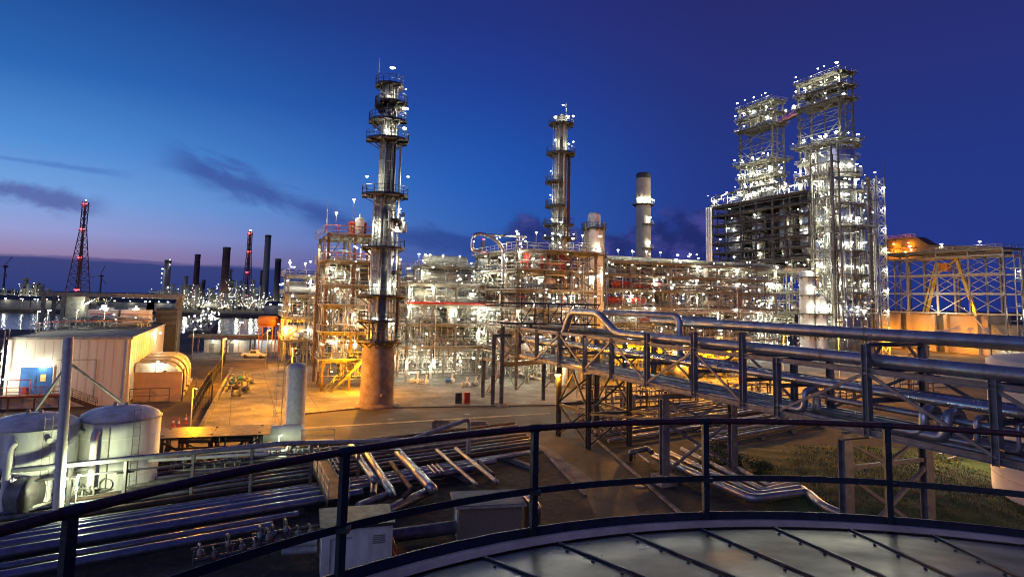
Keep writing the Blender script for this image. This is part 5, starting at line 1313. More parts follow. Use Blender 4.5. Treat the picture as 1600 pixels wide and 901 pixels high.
edge_lamps(T, xs, ys, [1.2]+zs, 47, .5, 420, .25, inner=3, side=False)
for x in (3, 7, 11, 15, 24, 38): lamp(T, (x, 0, 26.3), 'w', 420, .28, post=2.6)
MB().tube((0, 3, 24.6), (54, 3, 24.6), .5, 10).build('header_pipe', pale, T); MB().tube((0, 5, 24.4), (54, 5, 24.4), .35, 10).build('header_pipe', pale, T)
# nearer bay under/behind the bridge, low equipment in orange light
P = G(960, 596)
T = thing('pump_structure', 'low steel pump bay in orange light seen through the pipe bridge', 'steel structure', P, ANG)
xs, ys, zs = [0, 5, 10, 15, 20, 25, 30], [0, 5], [3.6, 6.4]
frame(T, xs, ys, zs, oliv, grat, galv, .28, .35, seed=18)
pipework(T, (0, 30, .2, 4.8, .4, 6.2), 120, 28, GREY+[yelp], (.05, .14), .5); equip(T, (0, 30, .4, 4.6), [.2]+zs, 16, 38, [cream, yelp, galv])
for x in (2, 8, 14, 20, 26): lamp(T, (x, -.8, 5.6), 'w' if x in (14,) else 'o', 900, .14)
for i, (x, y) in enumerate(((1003, 618), (1122, 606), (1225, 598), (1312, 600))):
    pole_lamp(G(x, y), 8.5, 'orange street lamp behind the pipe bridge, %s from left' % ['first', 'second', 'third', 'fourth'][i], 'o', 2200, .18, 'orange lamps behind the pipe bridge')
for i, (x, y, w) in enumerate(((925, 640, 2), (980, 646, 2), (1034, 636, 2), (1150, 628, 2), (1290, 632, 2), (1420, 618, 2))):
    T2 = thing('pipe_support', 'small steel pipe support with valves behind the bridge, %s from left' % ['first', 'second', 'third', 'fourth', 'fifth', 'sixth'][i], 'pipe support', G(x, y), ANG)
    for xx in (0, 3, 6): MB().bar((xx, 0, 0), (xx, 0, 2.6), .16).bar((xx, 1.5, 0), (xx, 1.5, 2.6), .16).bar((xx, 0, 2.5), (xx, 1.5, 2.5), .16).build('portal', brwn, T2)
    pipework(T2, (-2, 9, 0, 1.5, .3, 3.2), 22, 70+i, [oliv, brwn, galv, cream], (.05, .12))

# ================================================================== REACTOR COMPLEX
def derrick(P, label):
    T = thing('derrick', label, 'derrick', P, ANG)
    xs, ys = [0, 5.5], [0, 5.3, 10.6, 16]
    for x in xs:
        for y in (0, 16): MB().ibeam((x, y, 52), (x, y, 88.6), .55, .55, (0, 1, 0), .1).build('column', pale, T)
    for y in (5.3, 10.6): MB().ibeam((0, y, 78), (0, y, 88.6), .3, .3, (0, 1, 0), .06).ibeam((5.5, y, 52), (5.5, y, 88.6), .3, .3, (0, 1, 0), .06).build('column', gstl, T)
    for z, o in ((88.3, 1.2), (84, 1.5), (79.8, 1.6), (66.5, 2.2), (61, 1.2), (56.5, 1.6)):
        MB().box(-o, -o, z, 5.5+o, 16+o, z+.1).build('deck', grat, T)
        b = MB()
        for x in xs: b.bar((x, -o, z-.4), (x, 16+o, z-.4), .3, .7)
        for y in ys: b.bar((-o, y, z-.35), (5.5+o, y, z-.35), .25, .6)
        b.build('floor_beams', pale, T)
        MB().rail([(-o, -o, z+.1), (5.5+o, -o, z+.1), (5.5+o, 16+o, z+.1), (-o, 16+o, z+.1)], closed=True, r=.06, sp=2.2).build('railing', galv, T)
    b = MB()
    for z0_, z1_ in ((61, 66.5), (66.5, 73), (73, 79.8), (84, 88.3)):
        for x in xs: b.bar((x, 0, z0_), (x, 16, z1_), .2).bar((x, 0, z0_ if z0_ > 80 else z1_), (x, 16, z1_ if z0_ > 80 else z0_), .2) if z0_ != 66.5 else b.bar((x, 8, z0_), (x, 16, z1_), .2).bar((x, 8, z0_), (x, 0, z1_), .2)
        for y in (0, 16): b.bar((0, y, z0_), (5.5, y, z1_), .2)
    for z in (73, 70, 76): b.bar((0, 0, z), (0, 16, z), .22).bar((5.5, 0, z), (5.5, 16, z), .22).bar((0, 0, z), (5.5, 0, z), .22)
    b.build('bracing', pale, T)
    for x, y in ((3.5, 1), (3.5, 3), (2, 2)): MB().tube((x, y, 58), (x, y, 86), .28, 8).build('drill_stem', gstl, T)
    b = MB(); z = 62
    while z < 87: b.box(-1.5, 13.5, z, -.6, 15.5, z+.06).rail([(-1.5, 13.5, z), (-1.5, 15.5, z)], r=.05); z += 2.8
    b.build('stair_landings', oliv, T)
    rnd = random.Random(int(P.x))
    sparkle(T, (-1, 5.5, -1, 16, 53, 67), 46, int(P.x)+7, .2)
    pipework(T, (-.6, 5.5, 0, 16, 53, 66), 120, int(P.y), GREY, (.07, .2), .5); equip(T, (-.5, 6.4, .5, 15.5), [56.6, 61.1, 66.4], 8, int(P.y)+1, [cream, galv])
    pipework(T, (-.5, 5.5, 0, 16, 80, 88), 34, int(P.y)+5, [oliv, brwn, galv], (.07, .16), .3)
    for z, n, o in ((91, 5, 1.2), (86, 6, 1.5), (81.6, 5, 1.6), (68.5, 6, 2.2), (63, 7, 1.2), (58.6, 8, 1.6)):
        for k in range(n):
            y = -o+(16+2*o)*(k+rnd.uniform(.2, .8))/n; lamp(T, (-o if rnd.random() < .7 else rnd.uniform(0, 5), y, z+rnd.uniform(-.4, .4)), 'w', 950 if k % 2 == 0 else 0, .36*rnd.uniform(.75, 1.1))
    return T
PB = Vector((102.3, 196, 0)); PA = PB+Vector((-9.3, 30, 0))
derrick(PB, 'near drilling derrick, the taller looking right one with lit top decks')
derrick(PA, 'far drilling derrick, the left one of the pair with lit top decks')
# gangway between the two derricks
a = PB+VV*17.8+UV*2; c = PA+UV*2-VV*1.8
T = thing('gangway', 'red railed gangway linking the tops of the two derricks', 'gangway', (a.x, a.y, 79.9), ANG)
L = (c-a).dot(VV); w = (c-a).dot(UV)
MB().add([(0, 0, 0), (1.4, 0, 0), (1.4+w, L, 0), (w, L, 0), (0, 0, -.5), (1.4, 0, -.5), (1.4+w, L, -.5), (w, L, -.5)], [(0, 1, 2, 3), (4, 7, 6, 5), (0, 4, 5, 1), (2, 6, 7, 3), (0, 3, 7, 4), (1, 5, 6, 2)]).build('deck', brwn, T)
MB().rail([(0, 0, 0), (w, L, 0)], r=.07).rail([(1.4, 0, 0), (1.4+w, L, 0)], r=.07).build('railing', redp, T); lamp(T, (0, L*.5, 2.2), 'w', 500, .3, post=2.2)
# dark drum house between
P = Vector((93.5, 200, 0))
T = thing('drum_structure', 'huge dark multi storey steel drum structure below the two derricks', 'steel structure', P, ANG)
xs, ys, zs = [0, 8, 16], [0, 7.5, 15, 22.5, 30, 37.5, 45], [26, 29.5, 33, 36.5, 40, 43.5, 47, 50.5]
frame(T, xs, ys, zs, soot, soot, soot, .45, .6, seed=19, holes=False, colm=gstl, brace=False)
b = MB()
for z in [26+2.3*k for k in range(1, 11)]: b.bar((-.9, 0, z), (-.9, 45, z), .12, .22)
b.build('louvres', soot, T)
MB().box(11, .5, 26, 11.3, 44.5, 50).build('back_wall', dark, T)
for i, y in enumerate((5, 13.5, 26, 38)): MB().lathe([(.6, 27), (3.0, 34), (3.0, 47), (2.0, 49.5), (.01, 50)], 20, (5.5, y, 0)).build('coke_drum', alum, T)
pipework(T, (-.6, 7, 0, 45, 26, 50), 120, 61, [oliv, dark, gstl, brwn], (.1, .28), .5)
pipework(T, (-1.2, 0, 0, 46, 50.8, 55), 70, 62, GREY, (.08, .2), .5)
for y in (45, 45.9, 44.2): MB().tube((-1.2-.3*(y-44), y, 20), (-1.2-.3*(y-44), y, 50.5), .42, 10).build('riser_pipe', whit, T)
rnd = random.Random(9)
for k in range(24): lamp(T, (-1.1, 45.5*k/23+rnd.uniform(-.5, .5), 53.0+rnd.uniform(-.5, 2.2)), 'w', 800 if k % 2 else 0, .36*rnd.uniform(.7, 1.1))
for k in range(16): lamp(T, (rnd.uniform(-.9, 2), rnd.uniform(1, 44), rnd.choice(zs)+1.8), 'w', 420 if k % 3 else 0, .26)
for k in range(9): lamp(T, (-1.5, 2+k*5+rnd.uniform(-1, 1), 24.5+rnd.uniform(-1.5, 1.5)), 'w', 700, .34)
for x, y in ((-1.5, 33), (-1.5, 12)): lamp(T, (x, y, 22.6), 'o', 1600, .42)
# lower steel below the drum house
P = D(1172, 500, 185); P.z = 0
T = thing('process_structure', 'pale braced steel structure at the foot of the dark drum structure', 'steel structure', P, ANG)
xs, ys, zs = [0, 7, 14, 21], [0, 8], [6, 12, 18, 24]
frame(T, xs, ys, zs, pale, grat, galv, .4, .5, seed=20, panels=0.4); sparkle(T, (0, 21, -.5, 6, 3, 26), 50, 208, .2); pipework(T, (0, 21, 0, 8, 2, 23.5), 110, 63, GREY, (.08, .22)); equip(T, (0, 21, .5, 8), zs, 12, 39)
edge_lamps(T, xs, ys, [1]+zs, 48, .7, 600, .3, inner=2)
# tall clad reactor vessel
P = D(1312, 480, 188); P.z = 0
T = thing('reactor', 'tall wide silver clad reactor vessel ringed by bright platforms at right', 'reactor', P, ANG)
def mz4(y): return CAMH+(479.3-y)*.188
for z0_, z1_, r in ((0, mz4(470), 6.3), (mz4(468), mz4(372), 6.0), (mz4(370), mz4(322), 5.4), (mz4(318), mz4(282), 4.7), (mz4(278), mz4(228), 5.2)):
    MB().lathe([(r*.9, z0_), (r, z0_+.3), (r, z1_-1.2), (r*.93, z1_-.4), (r*.6, z1_)], 32).build('shell', shin, T)
b = MB()
for z in [4+3*k for k in range(19)]: b.lathe([(6.02, z), (6.1, z+.05), (6.1, z+.25), (6.02, z+.3)], 28) if z < 33 else b.lathe([(5.22, z), (5.3, z+.05), (5.3, z+.25), (5.22, z+.3)], 28)
b.build('jacket_bands', galv, T)
for k in range(10): a = R(185+k*17); MB().tube((6.3*math.cos(a), 6.3*math.sin(a), 2+k % 3*6), (6.3*math.cos(a), 6.3*math.sin(a), 34+(k*7) % 18), .2+.12*(k % 3), 8).build('riser_pipe', [alum, galv, gstl][k % 3], T)
rnd = random.Random(3)
for i, y in enumerate((226, 274, 300, 322, 357, 394, 430, 458, 494)):
    z = mz4(y); r = 6.4 if y < 300 else 7.2
    arcdeck(T, r-1.5, r+.6, z, 130 if i % 2 else 160, 390 if i % 3 else 340, grat, galv, 18)
    for k in range(6):
        a = R(172+165*(k+rnd.uniform(.1, .9))/6); a = R(172+138*(k+rnd.uniform(.1, .9))/6); lamp(T, ((r+.3)*math.cos(a), (r+.3)*math.sin(a), z+rnd.uniform(2.0, 3.0)), 'w', 480 if k % 2 == 0 else 0, .38*rnd.uniform(.7, 1.1))
pipework(T, (-9.5, 7, -8.6, -6.4, 2, 40), 34, 64, GREY, (.08, .2), .5)
pipework(T, (-10, -6.6, -7, 2, 2, 60), 60, 65, GREY, (.08, .22), .5)
for x in (-10, -7.2):
    for y in (-7, 0): MB().ibeam((x, y, 0), (x, y, 60), .4, .4, (0, 1, 0), .08).build('column', gstl, T)
b = MB()
for z in range(5, 60, 5): b.bar((-10, -7, z), (-10, 0, z), .25, .35).bar((-10, -7, z), (-7.2, -7, z), .25, .35).bar((-10, -7, z), (-10, 0, z+5), .16)
b.build('bracing', gstl, T)
for z in range(8, 60, 8): lamp(T, (-10.4, -6+rnd.uniform(0, 5), z+2), 'w', 800, .34)
sparkle(T, (-10, 5, -8.6, -6.8, 3, 58), 34, 209, .2)
# two bright vessels left of the reactor foot
for i, (px, r, H) in enumerate(((1262, 2.0, 24), (1284, 1.5, 17))):
    P = D(px, 500, 178-i*2); P.z = 0
    T = thing('vessel', ['pale vertical vessel left of the reactor foot, wider one', 'pale vertical vessel left of the reactor foot, slimmer one'][i], 'vessel', P, ANG)
    MB().lathe([(r, 0), (r, H-1), (r*.7, H-.2), (.01, H)], 20).build('shell', whit, T)
    for z in (6, 12, 17, 22):
        if z < H: arcdeck(T, r, r+1.3, z, 150, 360, grat, galv, 10); lamp(T, (-r*.5, -r-1.0, z+2.3), 'w', 260, .32)
# vertical pipe column and lift tower right of the reactor
P = D(1362, 500, 190); P.z = 0
T = thing('riser_bundle', 'bundle of tall vertical silver pipes between reactor and lift tower', 'pipes', P, ANG)
for i, (x, y, r, h) in enumerate(((-1.8, 0, .45, 52), (-.7, -.4, .35, 50), (.3, 0, .7, 53), (1.5, .4, .3, 52), (2.1, -.3, .45, 49))): MB().tube((x, y, 0), (x, y, h), r, 12).build('pipe', [alum, galv, fpnt, alum, galv][i], T)
b = MB()
for z in range(6, 50, 8): b.bar((-2.5, -.9, z), (2.7, -.9, z), .25).bar((-2.5, .9, z), (2.7, .9, z), .25)
b.build('clamps', gstl, T)
P = D(1377, 500, 192); P.z = 0
T = thing('lift_tower', 'narrow lattice lift tower with mast right of the silver pipes', 'lift tower', P, ANG)
for x in (0, 3.3):
    for y in (0, 3.3): MB().ibeam((x, y, 0), (x, y, 54), .3, .3, (0, 1, 0), .06).build('column', cream, T)
b = MB()
for k in range(18):
    z = k*3
    for y in (0, 3.3): b.bar((0, y, z), (3.3, y, z+3), .13).bar((3.3, y, z), (0, y, z+3), .13).bar((0, y, z), (3.3, y, z), .16)
    for x in (0, 3.3): b.bar((x, 0, z), (x, 3.3, z+3), .13).bar((x, 0, z), (x, 3.3, z), .16)
b.build('lattice', cream, T)
MB().tube((3.6, 0, 50), (3.6, 0, 60), .1, 5).build('mast', dark, T); MB().box(.3, .3, 30, 3, 3, 33).build('lift_car', oliv, T)
for k in range(8): lamp(T, (2.2, -.6, 7+k*6.2), 'w', 260, .34)
lamp(T, (1, -1.5, 5.5), 'o', 1400, .5); lamp(T, (1.6, 1.6, 55.5), 'w', 500, .32)

# ================================================================== FAR RIGHT: GANTRY, CONCRETE PIT, CONVEYOR
P = Vector((151, 196, 0))
T = thing('crane_gantry', 'grey steel crane gantry with crossed bracing above the concrete pit at far right', 'gantry', P, ANG)
ys = [0, 10.3, 20.6, 31, 40]; zl = [12.8, 19.2, 25.4, 31.2]
for x in (0, 9):
    for y in ys: MB().ibeam((x, y, 0 if y == 0 else 12), (x, y, 33), .5, .5, (0, 1, 0), .1).build('column', galv, T)
b = MB()
for x in (0, 9):
    for z in zl+[33]: b.bar((x, -.3, z), (x, 40.3, z), .35, .5)
for y in ys:
    for z in (31.2, 33): b.bar((0, y, z), (9, y, z), .3, .5)
b.build('girders', galv, T)
b = MB()
for x in (0, 9):
    for a0, a1 in zip(ys[:-1], ys[1:]):
        for z0_, z1_ in zip(zl[:-1], zl[1:]):
            if x == 9 and (a0 > 25 or z0_ < 15): continue
            m = (a0+a1)/2; zm = (z0_+z1_)/2
            b.bar((x, a0, z0_+.2), (x, a1, z1_-.2), .18).bar((x, a1, z0_+.2), (x, a0, z1_-.2), .18)
            b.box(x-.1, m-1.1, zm-.35, x+.1, m+1.1, zm+.35) if (z0_ < 14 or z0_ > 24) and False else b
b.build('bracing', galv, T)
MB().box(-1, -.5, 33.25, 10, 40.5, 33.4).build('walkway', grat, T); MB().rail([(-1, -.5, 33.4), (-1, 40.5, 33.4)], r=.06).rail([(-1, -.5, 33.4), (10, -.5, 33.4)], r=.06).build('railing', galv, T)
MB().bar((-.2, 0, .5), (-.2, 9, 11.5), .4).bar((9, 0, .5), (0, 0, 11.5), .3).build('strut', galv, T)
for x in (1.5, 4.5): MB().bar((x, -2.2, 2), (x, -2.2, 31), .3).build('hoist_rail', galv, T)
b = MB(); z = 3
while z < 33: b.box(.6, -2.6, z, 5.4, -.4, z+.1).rail([(.6, -2.6, z), (5.4, -2.6, z)], r=.06); z += 4
b.build('stair_tower', galv, T)
for y in (40, 29, 18, 6): lamp(T, (-.9, y, 35.6), 'w', 1500, .42, post=2.3)
lamp(T, (2, -3, 26), 'w', 500, .4); lamp(T, (5, -3, 14), 'w', 500, .38); lamp(T, (4, -3, 8), 'w', 700, .4); lamp(T, (-.8, 2, 3.4), 'w', 700, .4); lamp(T, (-.8, -1.5, 3.6), 'w', 600, .36)
T2 = thing('grab_crane', 'yellow inclined crane legs standing inside the grey gantry', 'crane', P+UV*5, ANG)
MB().bar((0, 11.5, 12), (0, 17, 31), .9, .9).build('leg', yelp, T2); MB().bar((0, 28, 12), (0, 23, 30), .5, .9).bar((0, 29.5, 12), (0, 24, 30), .3, .4).build('leg', yelp, T2)
MB().bar((0, 24, 26), (0, 17, 30.8), .35, .5).bar((0, 10, 31.2), (0, 30, 31.2), 1.2, .6).build('beam', yelp, T2)
MB().box(-1.2, 19.5, 27, 1.2, 22, 29.6).build('cab', orap, T2)
lamp(T2, (-2, 14, 14.5), 'o', 500, .2); lamp(T2, (-9, 20, 15), 'w', 1800, .2)
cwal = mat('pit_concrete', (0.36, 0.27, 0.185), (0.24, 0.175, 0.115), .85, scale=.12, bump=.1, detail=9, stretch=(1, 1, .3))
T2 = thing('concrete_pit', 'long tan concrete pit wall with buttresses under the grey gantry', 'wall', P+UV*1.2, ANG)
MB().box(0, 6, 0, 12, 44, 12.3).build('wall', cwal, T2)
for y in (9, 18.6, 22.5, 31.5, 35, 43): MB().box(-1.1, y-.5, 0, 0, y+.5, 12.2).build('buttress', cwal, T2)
for y in (20.6, 33.2): MB().box(-.25, y-1.5, 0, -.01, y+1.5, 12.0).build('recess_shade', dark, T2)  # dark slabs on the wall face stand in for shade in gaps
MB().box(.5, -14, 0, 12, 5.5, 9.5).build('shed_wall', gstl, T2); MB().box(.3, -14.2, 9.5, 12.2, 5.4, 9.8).build('shed_roof', grat, T2)
for i, y in enumerate((12, 27, 40)):
    pole_lamp(P+UV*-4.5+VV*y, 5.0, 'low orange lamp post in front of the concrete pit, %s from right' % ['first', 'second', 'third'][i], 'o', 900, .2)
P = D(1392, 480, 250); P.z = 0
T = thing('conveyor_house', 'orange lit conveyor house sloping down behind the grey gantry', 'conveyor', P, ANG-math.pi/2)
b = MB()
b.add([(-2, 0, 33), (12, 0, 33), (40, 0, 32), (40, 6, 32), (-2, 6, 33), (-2, 0, 41), (11, 0, 41), (16, 0, 37.5), (40, 0, 35.3), (40, 6, 35.3), (16, 6, 37.5), (11, 6, 41), (-2, 6, 41)], [(0, 1, 6, 5), (1, 2, 8, 7), (1, 7, 6), (5, 6, 11, 12), (6, 7, 10, 11), (7, 8, 9, 10), (2, 3, 9, 8), (0, 5, 12, 4), (0, 4, 3, 2, 1), (4, 12, 11, 10, 9, 3)]); b.build('gallery', brwn, T)
MB().rail([(-2, -.2, 41), (11, -.2, 41)], r=.08).rail([(-2, -.2, 36), (11, -.2, 36)], r=.08).build('railing', orap, T)
for x in (0, 6, 12, 24, 38): MB().bar((x, 3, 0), (x, 3, 33), .6).build('leg', gstl, T)
for x, z in ((1, 35.6), (4, 35.8), (8, 35.4)): lamp(T, (x, -1.6, z), 'o', 240, .36)
for x in (3, 9): lamp(T, (x, -1.2, 38.8), 'o', 160, .3)
# small steam plume drifting in front of the concrete pit
P = D(1440, 522, 188)
b = MB(); rnd = random.Random(4)
b.lathe([(.01, 0), (.5, .4), (.9, 2.0), (1.5, 5), (1.7, 9), (1.5, 13), (1.0, 16), (.01, 17.5)], 14, (0, 0, 0), 'x')
b.v = [(x, y*1.1, z+.09*x+.4*math.sin(x*.9)) for x, y, z in b.v]
sm = bpy.data.materials.new('steam'); sm.use_nodes = True; t_ = sm.node_tree; t_.nodes.clear()
o_ = t_.nodes.new('ShaderNodeOutputMaterial'); v_ = t_.nodes.new('ShaderNodeVolumePrincipled'); c_ = t_.nodes.new('ShaderNodeTexCoord'); n_ = t_.nodes.new('ShaderNodeTexNoise'); r_ = t_.nodes.new('ShaderNodeMapRange')
n_.inputs['Scale'].default_value = .55; n_.inputs['Detail'].default_value = 4; t_.links.new(c_.outputs['Object'], n_.inputs['Vector']); t_.links.new(n_.outputs['Fac'], r_.inputs[0])
r_.inputs[1].default_value = .46; r_.inputs[2].default_value = .66; r_.inputs[3].default_value = 0; r_.inputs[4].default_value = .9
t_.links.new(r_.outputs[0], v_.inputs['Density']); v_.inputs['Color'].default_value = (.95, .93, .92, 1); t_.links.new(v_.outputs[0], o_.inputs['Volume'])
o = b.build('steam', sm); o.location = P; o.rotation_euler = (0, 0, ANG-.9); tag(o, 'pale steam plume drifting low before the tan concrete pit wall', 'steam', None, 'stuff')
T2 = thing('cooling_unit', 'small cluttered steel cooling unit venting steam by the concrete pit', 'cooling unit', Vector((P.x-1.5, P.y, 0)), ANG)
frame(T2, [0, 2.5, 5], [0, 3], [3, 6], gstl, grat, galv, .25, .3, seed=33); pipework(T2, (0, 5, 0, 3, .4, 6), 26, 91, GREY, (.06, .14))
lamp(T2, (2, -1.2, 6.8), 'w', 300, .25)
# pale storage tank at the right frame edge
P = Vector((44.5, 45.4, 0)); TRD = 9.0
T = thing('storage_tank', 'wide pale storage tank with curved wall at the right frame edge', 'storage tank', P)
MB().lathe([(TRD+.3, 0), (TRD+.3, .35), (TRD, .36), (TRD, 10.3), (TRD-.4, 10.5), (.01, 11.5)], 64).build('shell', mat('tank_cream', (0.62, 0.52, 0.42), (0.52, 0.43, 0.34), .5, scale=.25), T)
b = MB()
for k in range(1, 5): b.lathe([(TRD+.004, k*2.05), (TRD+.02, k*2.05+.02), (TRD+.02, k*2.05+.05), (TRD+.004, k*2.05+.07)], 64)
b.build('weld_seams', cream, T)
lq = thing('tank_floodlight', 'sodium floodlight on a low post facing the pale storage tank wall', 'lamp', G(1500, 728))
MB().tube((0, 0, 0), (0, 0, 5), .07, 6).build('pole', galv, lq); lamp(lq, (0, 0, 5.1), 'o', 420, .12); lamp(lq, (.4, 0, 4.8), 'w', 900, .1)
# ================================================================== FAR SHORE AND RIVER
def far_unit(px, Y, w, h, label, seed, ncol=4, nl=60, lr=.27, slope=0.35):
    rnd = random.Random(seed); P = D(px, 480, Y); P.z = 0
    T = thing('refinery_unit', label, 'refinery', P)
    b = MB(); c = MB(); hs = []
    n = max(3, int(w/9))
    for i in range(n):
        x = -w/2+w*(i+.5)/n; hh = h*rnd.uniform(.25, .75); hs.append((x, hh)); ww = w/n*.42
        for xx in (x-ww, x+ww): b.bar((xx, 0, 0), (xx, 0, hh), .8).bar((xx, 9, 0), (xx, 9, hh), .8)
        z = 4
        while z < hh: b.bar((x-ww, 0, z), (x+ww, 0, z), .5, .8).box(x-ww, 0, z, x+ww, 9, z+.4); z += 5
        b.bar((x-ww, 0, 2), (x+ww, 0, hh), .5)
    b.build('steelwork', gstl, T)
    for i in range(ncol):
        x = rnd.uniform(-w/2, w/2); hh = h*rnd.uniform(.55, 1.0); r = rnd.uniform(1.2, 2.4)
        MB().lathe([(r, 0), (r, hh*.6), (r*.8, hh*.62), (r*.8, hh-1), (.01, hh)], 10, (x, 4, 0)).build('column', gstl, T); hs.append((x, hh))
        for z in (hh*.4, hh*.62, hh*.95): MB().lathe([(r, z), (r+1.3, z), (r+1.3, z+.5), (r, z+.5)], 8, (x, 4, 0), smooth=False).build('platform', gstl, T)
    drum(T, (rnd.uniform(-w/3, w/3), -2, 4), 2.2, 8, cream)
    b = MB()
    for i in range(nl):
        if rnd.random() < .6: x, z = rnd.uniform(-w/2, w/2), 2+abs(rnd.gauss(0, h*.22))
        else: x, hh = rnd.choice(hs); x += rnd.uniform(-3, 3); z = rnd.uniform(3, hh)
        b.ico((x, -1.5-rnd.random()*2, z), lr*rnd.choice((.45, .6, .8, 1.0, 1.25)))
    b.build('lamps', MF, T, kind='stuff')
    b = MB()
    for i in range(max(4, nl//9)): b.ico((rnd.uniform(-w/2, w/2), -2, 2+abs(rnd.gauss(0, h*.15))), lr*rnd.uniform(.5, .9))
    b.build('orange_lamps', MO, T, kind='stuff')
    for k in range(3):
        l = bpy.data.objects.new('lamp_light', bpy.data.lights.get('far_light') or bpy.data.lights.new('far_light', 'POINT')); COL.objects.link(l); l.parent = T
        l.data.energy = 2500; l.data.color = CW; l.data.shadow_soft_size = 1.0; l.location = (-w/3+w/3*k, -9, h*.3)
    return T
far_unit(22, 640, 60, 22, 'distant refinery unit at the left frame edge across the river', 1, 3, 55)
far_unit(48, 560, 22, 26, 'distant lit columns near the left frame edge across the river', 2, 4, 34)
far_unit(95, 620, 60, 15, 'distant low refinery unit beside the tall red lit mast', 3, 2, 40)
far_unit(175, 600, 70, 13, 'distant low refinery unit behind the canopy roof', 4, 2, 55)
far_unit(228, 560, 45, 15, 'distant low refinery unit left of the far lit column', 5, 2, 50)
far_unit(275, 540, 48, 24, 'distant refinery unit between the two leftmost far chimneys', 6, 4, 90)
far_unit(325, 520, 40, 24, 'distant refinery unit below the rust coloured far chimney', 7, 4, 100)
far_unit(378, 560, 52, 36, 'distant brightest pyramid shaped refinery unit across the river', 8, 6, 170)
far_unit(425, 540, 40, 22, 'distant refinery unit below the tallest far chimney', 9, 3, 100)
far_unit(300, 640, 34, 34, 'distant stepped lit tower unit beneath the leftmost far chimney', 10, 5, 70)
far_unit(462, 560, 40, 20, 'distant refinery unit seen just left of the pale low structure', 11, 3, 60)
def chimney(px, ptop, Y, r, m, label, lit=False):
    P = D(px, 470, Y); P.z = 0; h = ZH(P, px, ptop)
    T = thing('chimney', label, 'chimney', P)
    MB().lathe([(r*1.15, 0), (r, h), (r*.8, h), (r*.8, h-3)], 16).build('shaft', m, T); MB().lathe([(r*1.02, h-2.5), (r*1.08, h-2), (r*1.08, h-.5), (r*1.02, h)], 16).build('rim', dark, T)
    if lit:
        rnd = random.Random(px)
        for k in range(9): lamp(T, (rnd.choice((-1, 1))*(r+.4), -r, h*(.25+.75*k/8)), 'w', 0, .4)
brick = mat('chimney_brick', (0.10, 0.05, 0.04), (0.06, 0.03, 0.025), .8, scale=.3)
chimney(258, 406, 560, 2.6, gstl, 'slim lit column chimney standing far left across the river', True)
chimney(304, 397, 640, 2.6, brick, 'far dark chimney rising from the stepped lit tower', False)
chimney(349, 386, 560, 3.1, brick, 'far rust coloured thick chimney right of the stepped tower')
chimney(413, 367, 600, 2.7, gstl, 'tallest far grey chimney across the river')
chimney(431, 404, 560, 2.5, dark, 'far black chimney right of the tallest grey one')
chimney(407, 422, 620, 1.6, brick, 'short thin far chimney left of the tallest grey one')
chimney(316, 437, 640, 1.8, dark, 'short far chimney stub right of the stepped tower')
def mast(px, ptop, Y, wb, wt, label):
    P = D(px, 460, Y); P.z = 0; h = ZH(P, px, ptop); T = thing('lattice_mast', label, 'mast', P)
    b = MB(); n = 16
    def cor(k, z): s = wb+(wt-wb)*min(1, z/(h*.75)); return ((s/2)*(1, -1, -1, 1)[k], (s/2)*(1, 1, -1, -1)[k], z)
    for k in range(4):
        for i in range(n): b.bar(cor(k, h*i/n), cor(k, h*(i+1)/n), .5)
        for i in range(n): b.bar(cor(k, h*i/n), cor((k+1) % 4, h*(i+1)/n), .3).bar(cor(k, h*i/n), cor((k+1) % 4, h*i/n), .3)
    b.tube((0, 0, 0), (0, 0, h+1), .8, 6); b.build('lattice', mat('mast_red', (0.12, 0.035, 0.035), (0.07, 0.03, 0.035), .6), T)
    for f in (.97, .73, .46, .16): MB().box(-wt*.8, -wt*.8, h*f-.3, wt*.8, wt*.8, h*f).build('platform', dark, T); lamp(T, (0, -wt*.9, h*f+.8), 'r', 400, .95); lamp(T, (wt*.7, -wt*.8, h*f+.8), 'r', 0, .7)
    lamp(T, (0, 0, h+1.5), 'w', 0, .6)
mast(121, 315, 520, 14, 3.2, 'tall red lit lattice flare mast across the river at left')
mast(385, 362, 620, 8, 3.0, 'smaller red lit lattice mast between the far chimneys')
def turbine(px, py, Y, label, ph):
    P = D(px, 470, Y); P.z = 0; h = ZH(P, px, py); T = thing('wind_turbine', label, 'wind turbine', P)
    MB().tube((0, 0, 0), (0, 0, h), 2.0, 8, r2=1.1).build('tower', gstl, T); MB().box(-1.5, -3, h-1.2, 1.5, 4, h+1.4).build('nacelle', gstl, T)
    for k in range(3):
        a = ph+k*2.094; MB().bar((0, -3.4, h), (19*math.cos(a), -3.4, h+19*math.sin(a)), .5, 1.1, (0, 1, 0)).build('blade', gstl, T)
turbine(3, 416, 1000, 'dim far wind turbine at the left frame edge', .9)
turbine(155, 431, 1100, 'dim far wind turbine right of the tall lattice mast', 1.2)
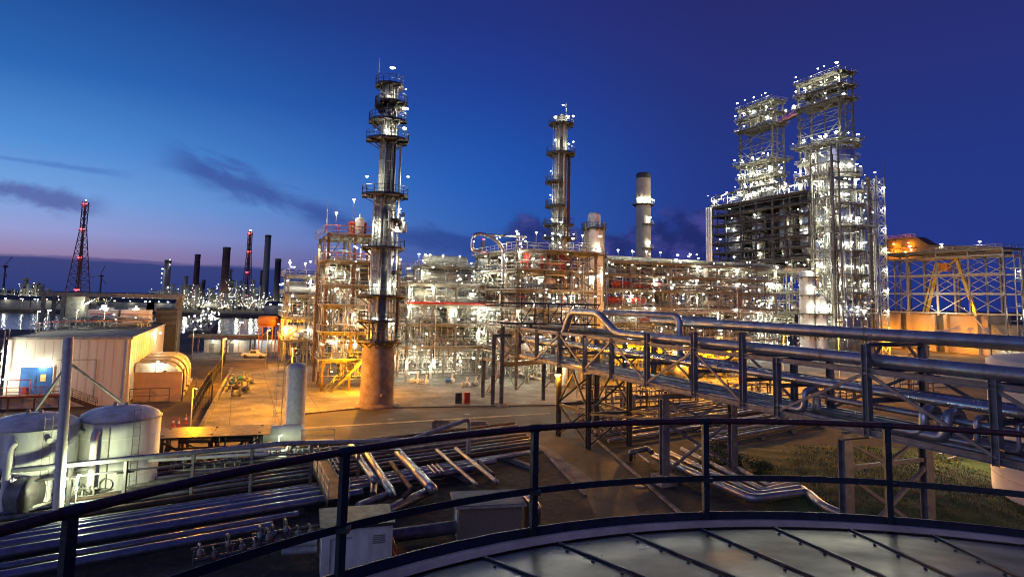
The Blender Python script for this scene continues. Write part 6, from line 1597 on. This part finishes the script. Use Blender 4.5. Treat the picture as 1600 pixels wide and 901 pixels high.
# far low sheds on the bank
for i, (px, w) in enumerate(((10, 34), (75, 26), (205, 34), (250, 20), (445, 30))):
    P = D(px, 480, 475); P.z = 0; T = thing('warehouse', 'long low dark warehouse on the far river bank, %s from left' % ['first', 'second', 'third', 'fourth', 'fifth'][i], 'warehouse', P)
    MB().box(-w/2, 0, 0, w/2, 14, 6).build('wall', gstl, T); MB().add([(-w/2-.5, -.5, 6), (w/2+.5, -.5, 6), (w/2+.5, 14.5, 6), (-w/2-.5, 14.5, 6), (-w/2-.5, 7, 9), (w/2+.5, 7, 9)], [(0, 1, 5, 4), (2, 3, 4, 5), (0, 4, 3), (1, 2, 5)]).build('roof', dark, T)
    for k in range(3): lamp(T, (-w/3+k*w/3, -2, 7), 'w', 350 if k == 1 else 0, .45)
for i, px in enumerate((8, 34, 58, 316, 326)):
    pole_lamp(D(px, 480, 458)*Vector((1, 1, 0)) if False else Vector((D(px, 480, 458).x, 458, 0)), 7, 'bright quay lamp reflecting on the river, %s from left' % ['first', 'second', 'third', 'fourth', 'fifth'][i], 'w', 900, .5, 'quay lamps on the far bank')
# jetty reaching into the river
P = Vector((D(318, 500, 232).x, 228, 0)); dv = Vector((D(330, 500, 330).x, 330, 0))-P
T = thing('jetty', 'dark jetty with many tiny lamps reaching out into the river', 'jetty', P, math.atan2(dv.y, dv.x))
MB().box(0, -4, .2, dv.length, 4, .8).build('deck', concd, T)
for k in range(9): MB().tube((4+k*11, -3.5, -5), (4+k*11, -3.5, .3), .5, 8).tube((4+k*11, 3.5, -5), (4+k*11, 3.5, .3), .5, 8).build('pile', concd, T)
MB().rail([(0, -4, .8), (dv.length, -4, .8)], r=.06, sp=3).rail([(0, 4, .8), (dv.length, 4, .8)], r=.06, sp=3).build('railing', galv, T)
pipework(T, (2, dv.length-2, -3, 3, 1, 5), 60, 90, [dark, gstl, galv], (.12, .3), .5)
rnd = random.Random(77); b = MB()
for k in range(46): b.ico((rnd.uniform(2, dv.length), rnd.uniform(-4, 4), rnd.uniform(1.5, 5.5)), rnd.uniform(.15, .32))
b.build('lamps', MW, T, kind='stuff'); lamp(T, (30, 0, 7), 'w', 1500, .4, post=6); lamp(T, (70, 0, 7), 'w', 1500, .4, post=6)

# small shrubs at the foot of the bridge
leaf = mat('shrub_leaf', (0.045, 0.085, 0.02), (0.02, 0.042, 0.012), .8, scale=2)
for i, (x, y, s) in enumerate(((1128, 728, 1.5), (1152, 735, 1.2), (1108, 738, .9), (1190, 742, 1.0))):
    T = thing('shrub', 'dark leafy shrub near the second bridge column, %s' % ['largest one', 'second largest, just right of the largest', 'smallest, leftmost one', 'rightmost one'][i], 'shrub', G(x, y))
    rnd = random.Random(i); b = MB(); st_ = MB()
    cl = [(rnd.gauss(0, .45)*s, rnd.gauss(0, .45)*s, rnd.uniform(.3, .95)*s) for k in range(9)]
    for c in cl:
        st_.bar((0, 0, 0), c, .03)
        for k in range(110):
            p = Vector((c[0]+rnd.gauss(0, .2)*s, c[1]+rnd.gauss(0, .2)*s, max(.05, c[2]+rnd.gauss(0, .17)*s)))
            a = Vector((rnd.uniform(-1, 1), rnd.uniform(-1, 1), rnd.uniform(-1, 1))).normalized()*.09; e_ = a.cross(Vector((rnd.uniform(-1, 1), rnd.uniform(-1, 1), 1))).normalized()*.045
            b.add([p-a, p+e_, p+a, p-e_], [(0, 1, 2, 3)])
    b.build('leaves', leaf, T, kind='stuff'); st_.build('stems', brwn, T)
print('LIGHTS', NL[0])
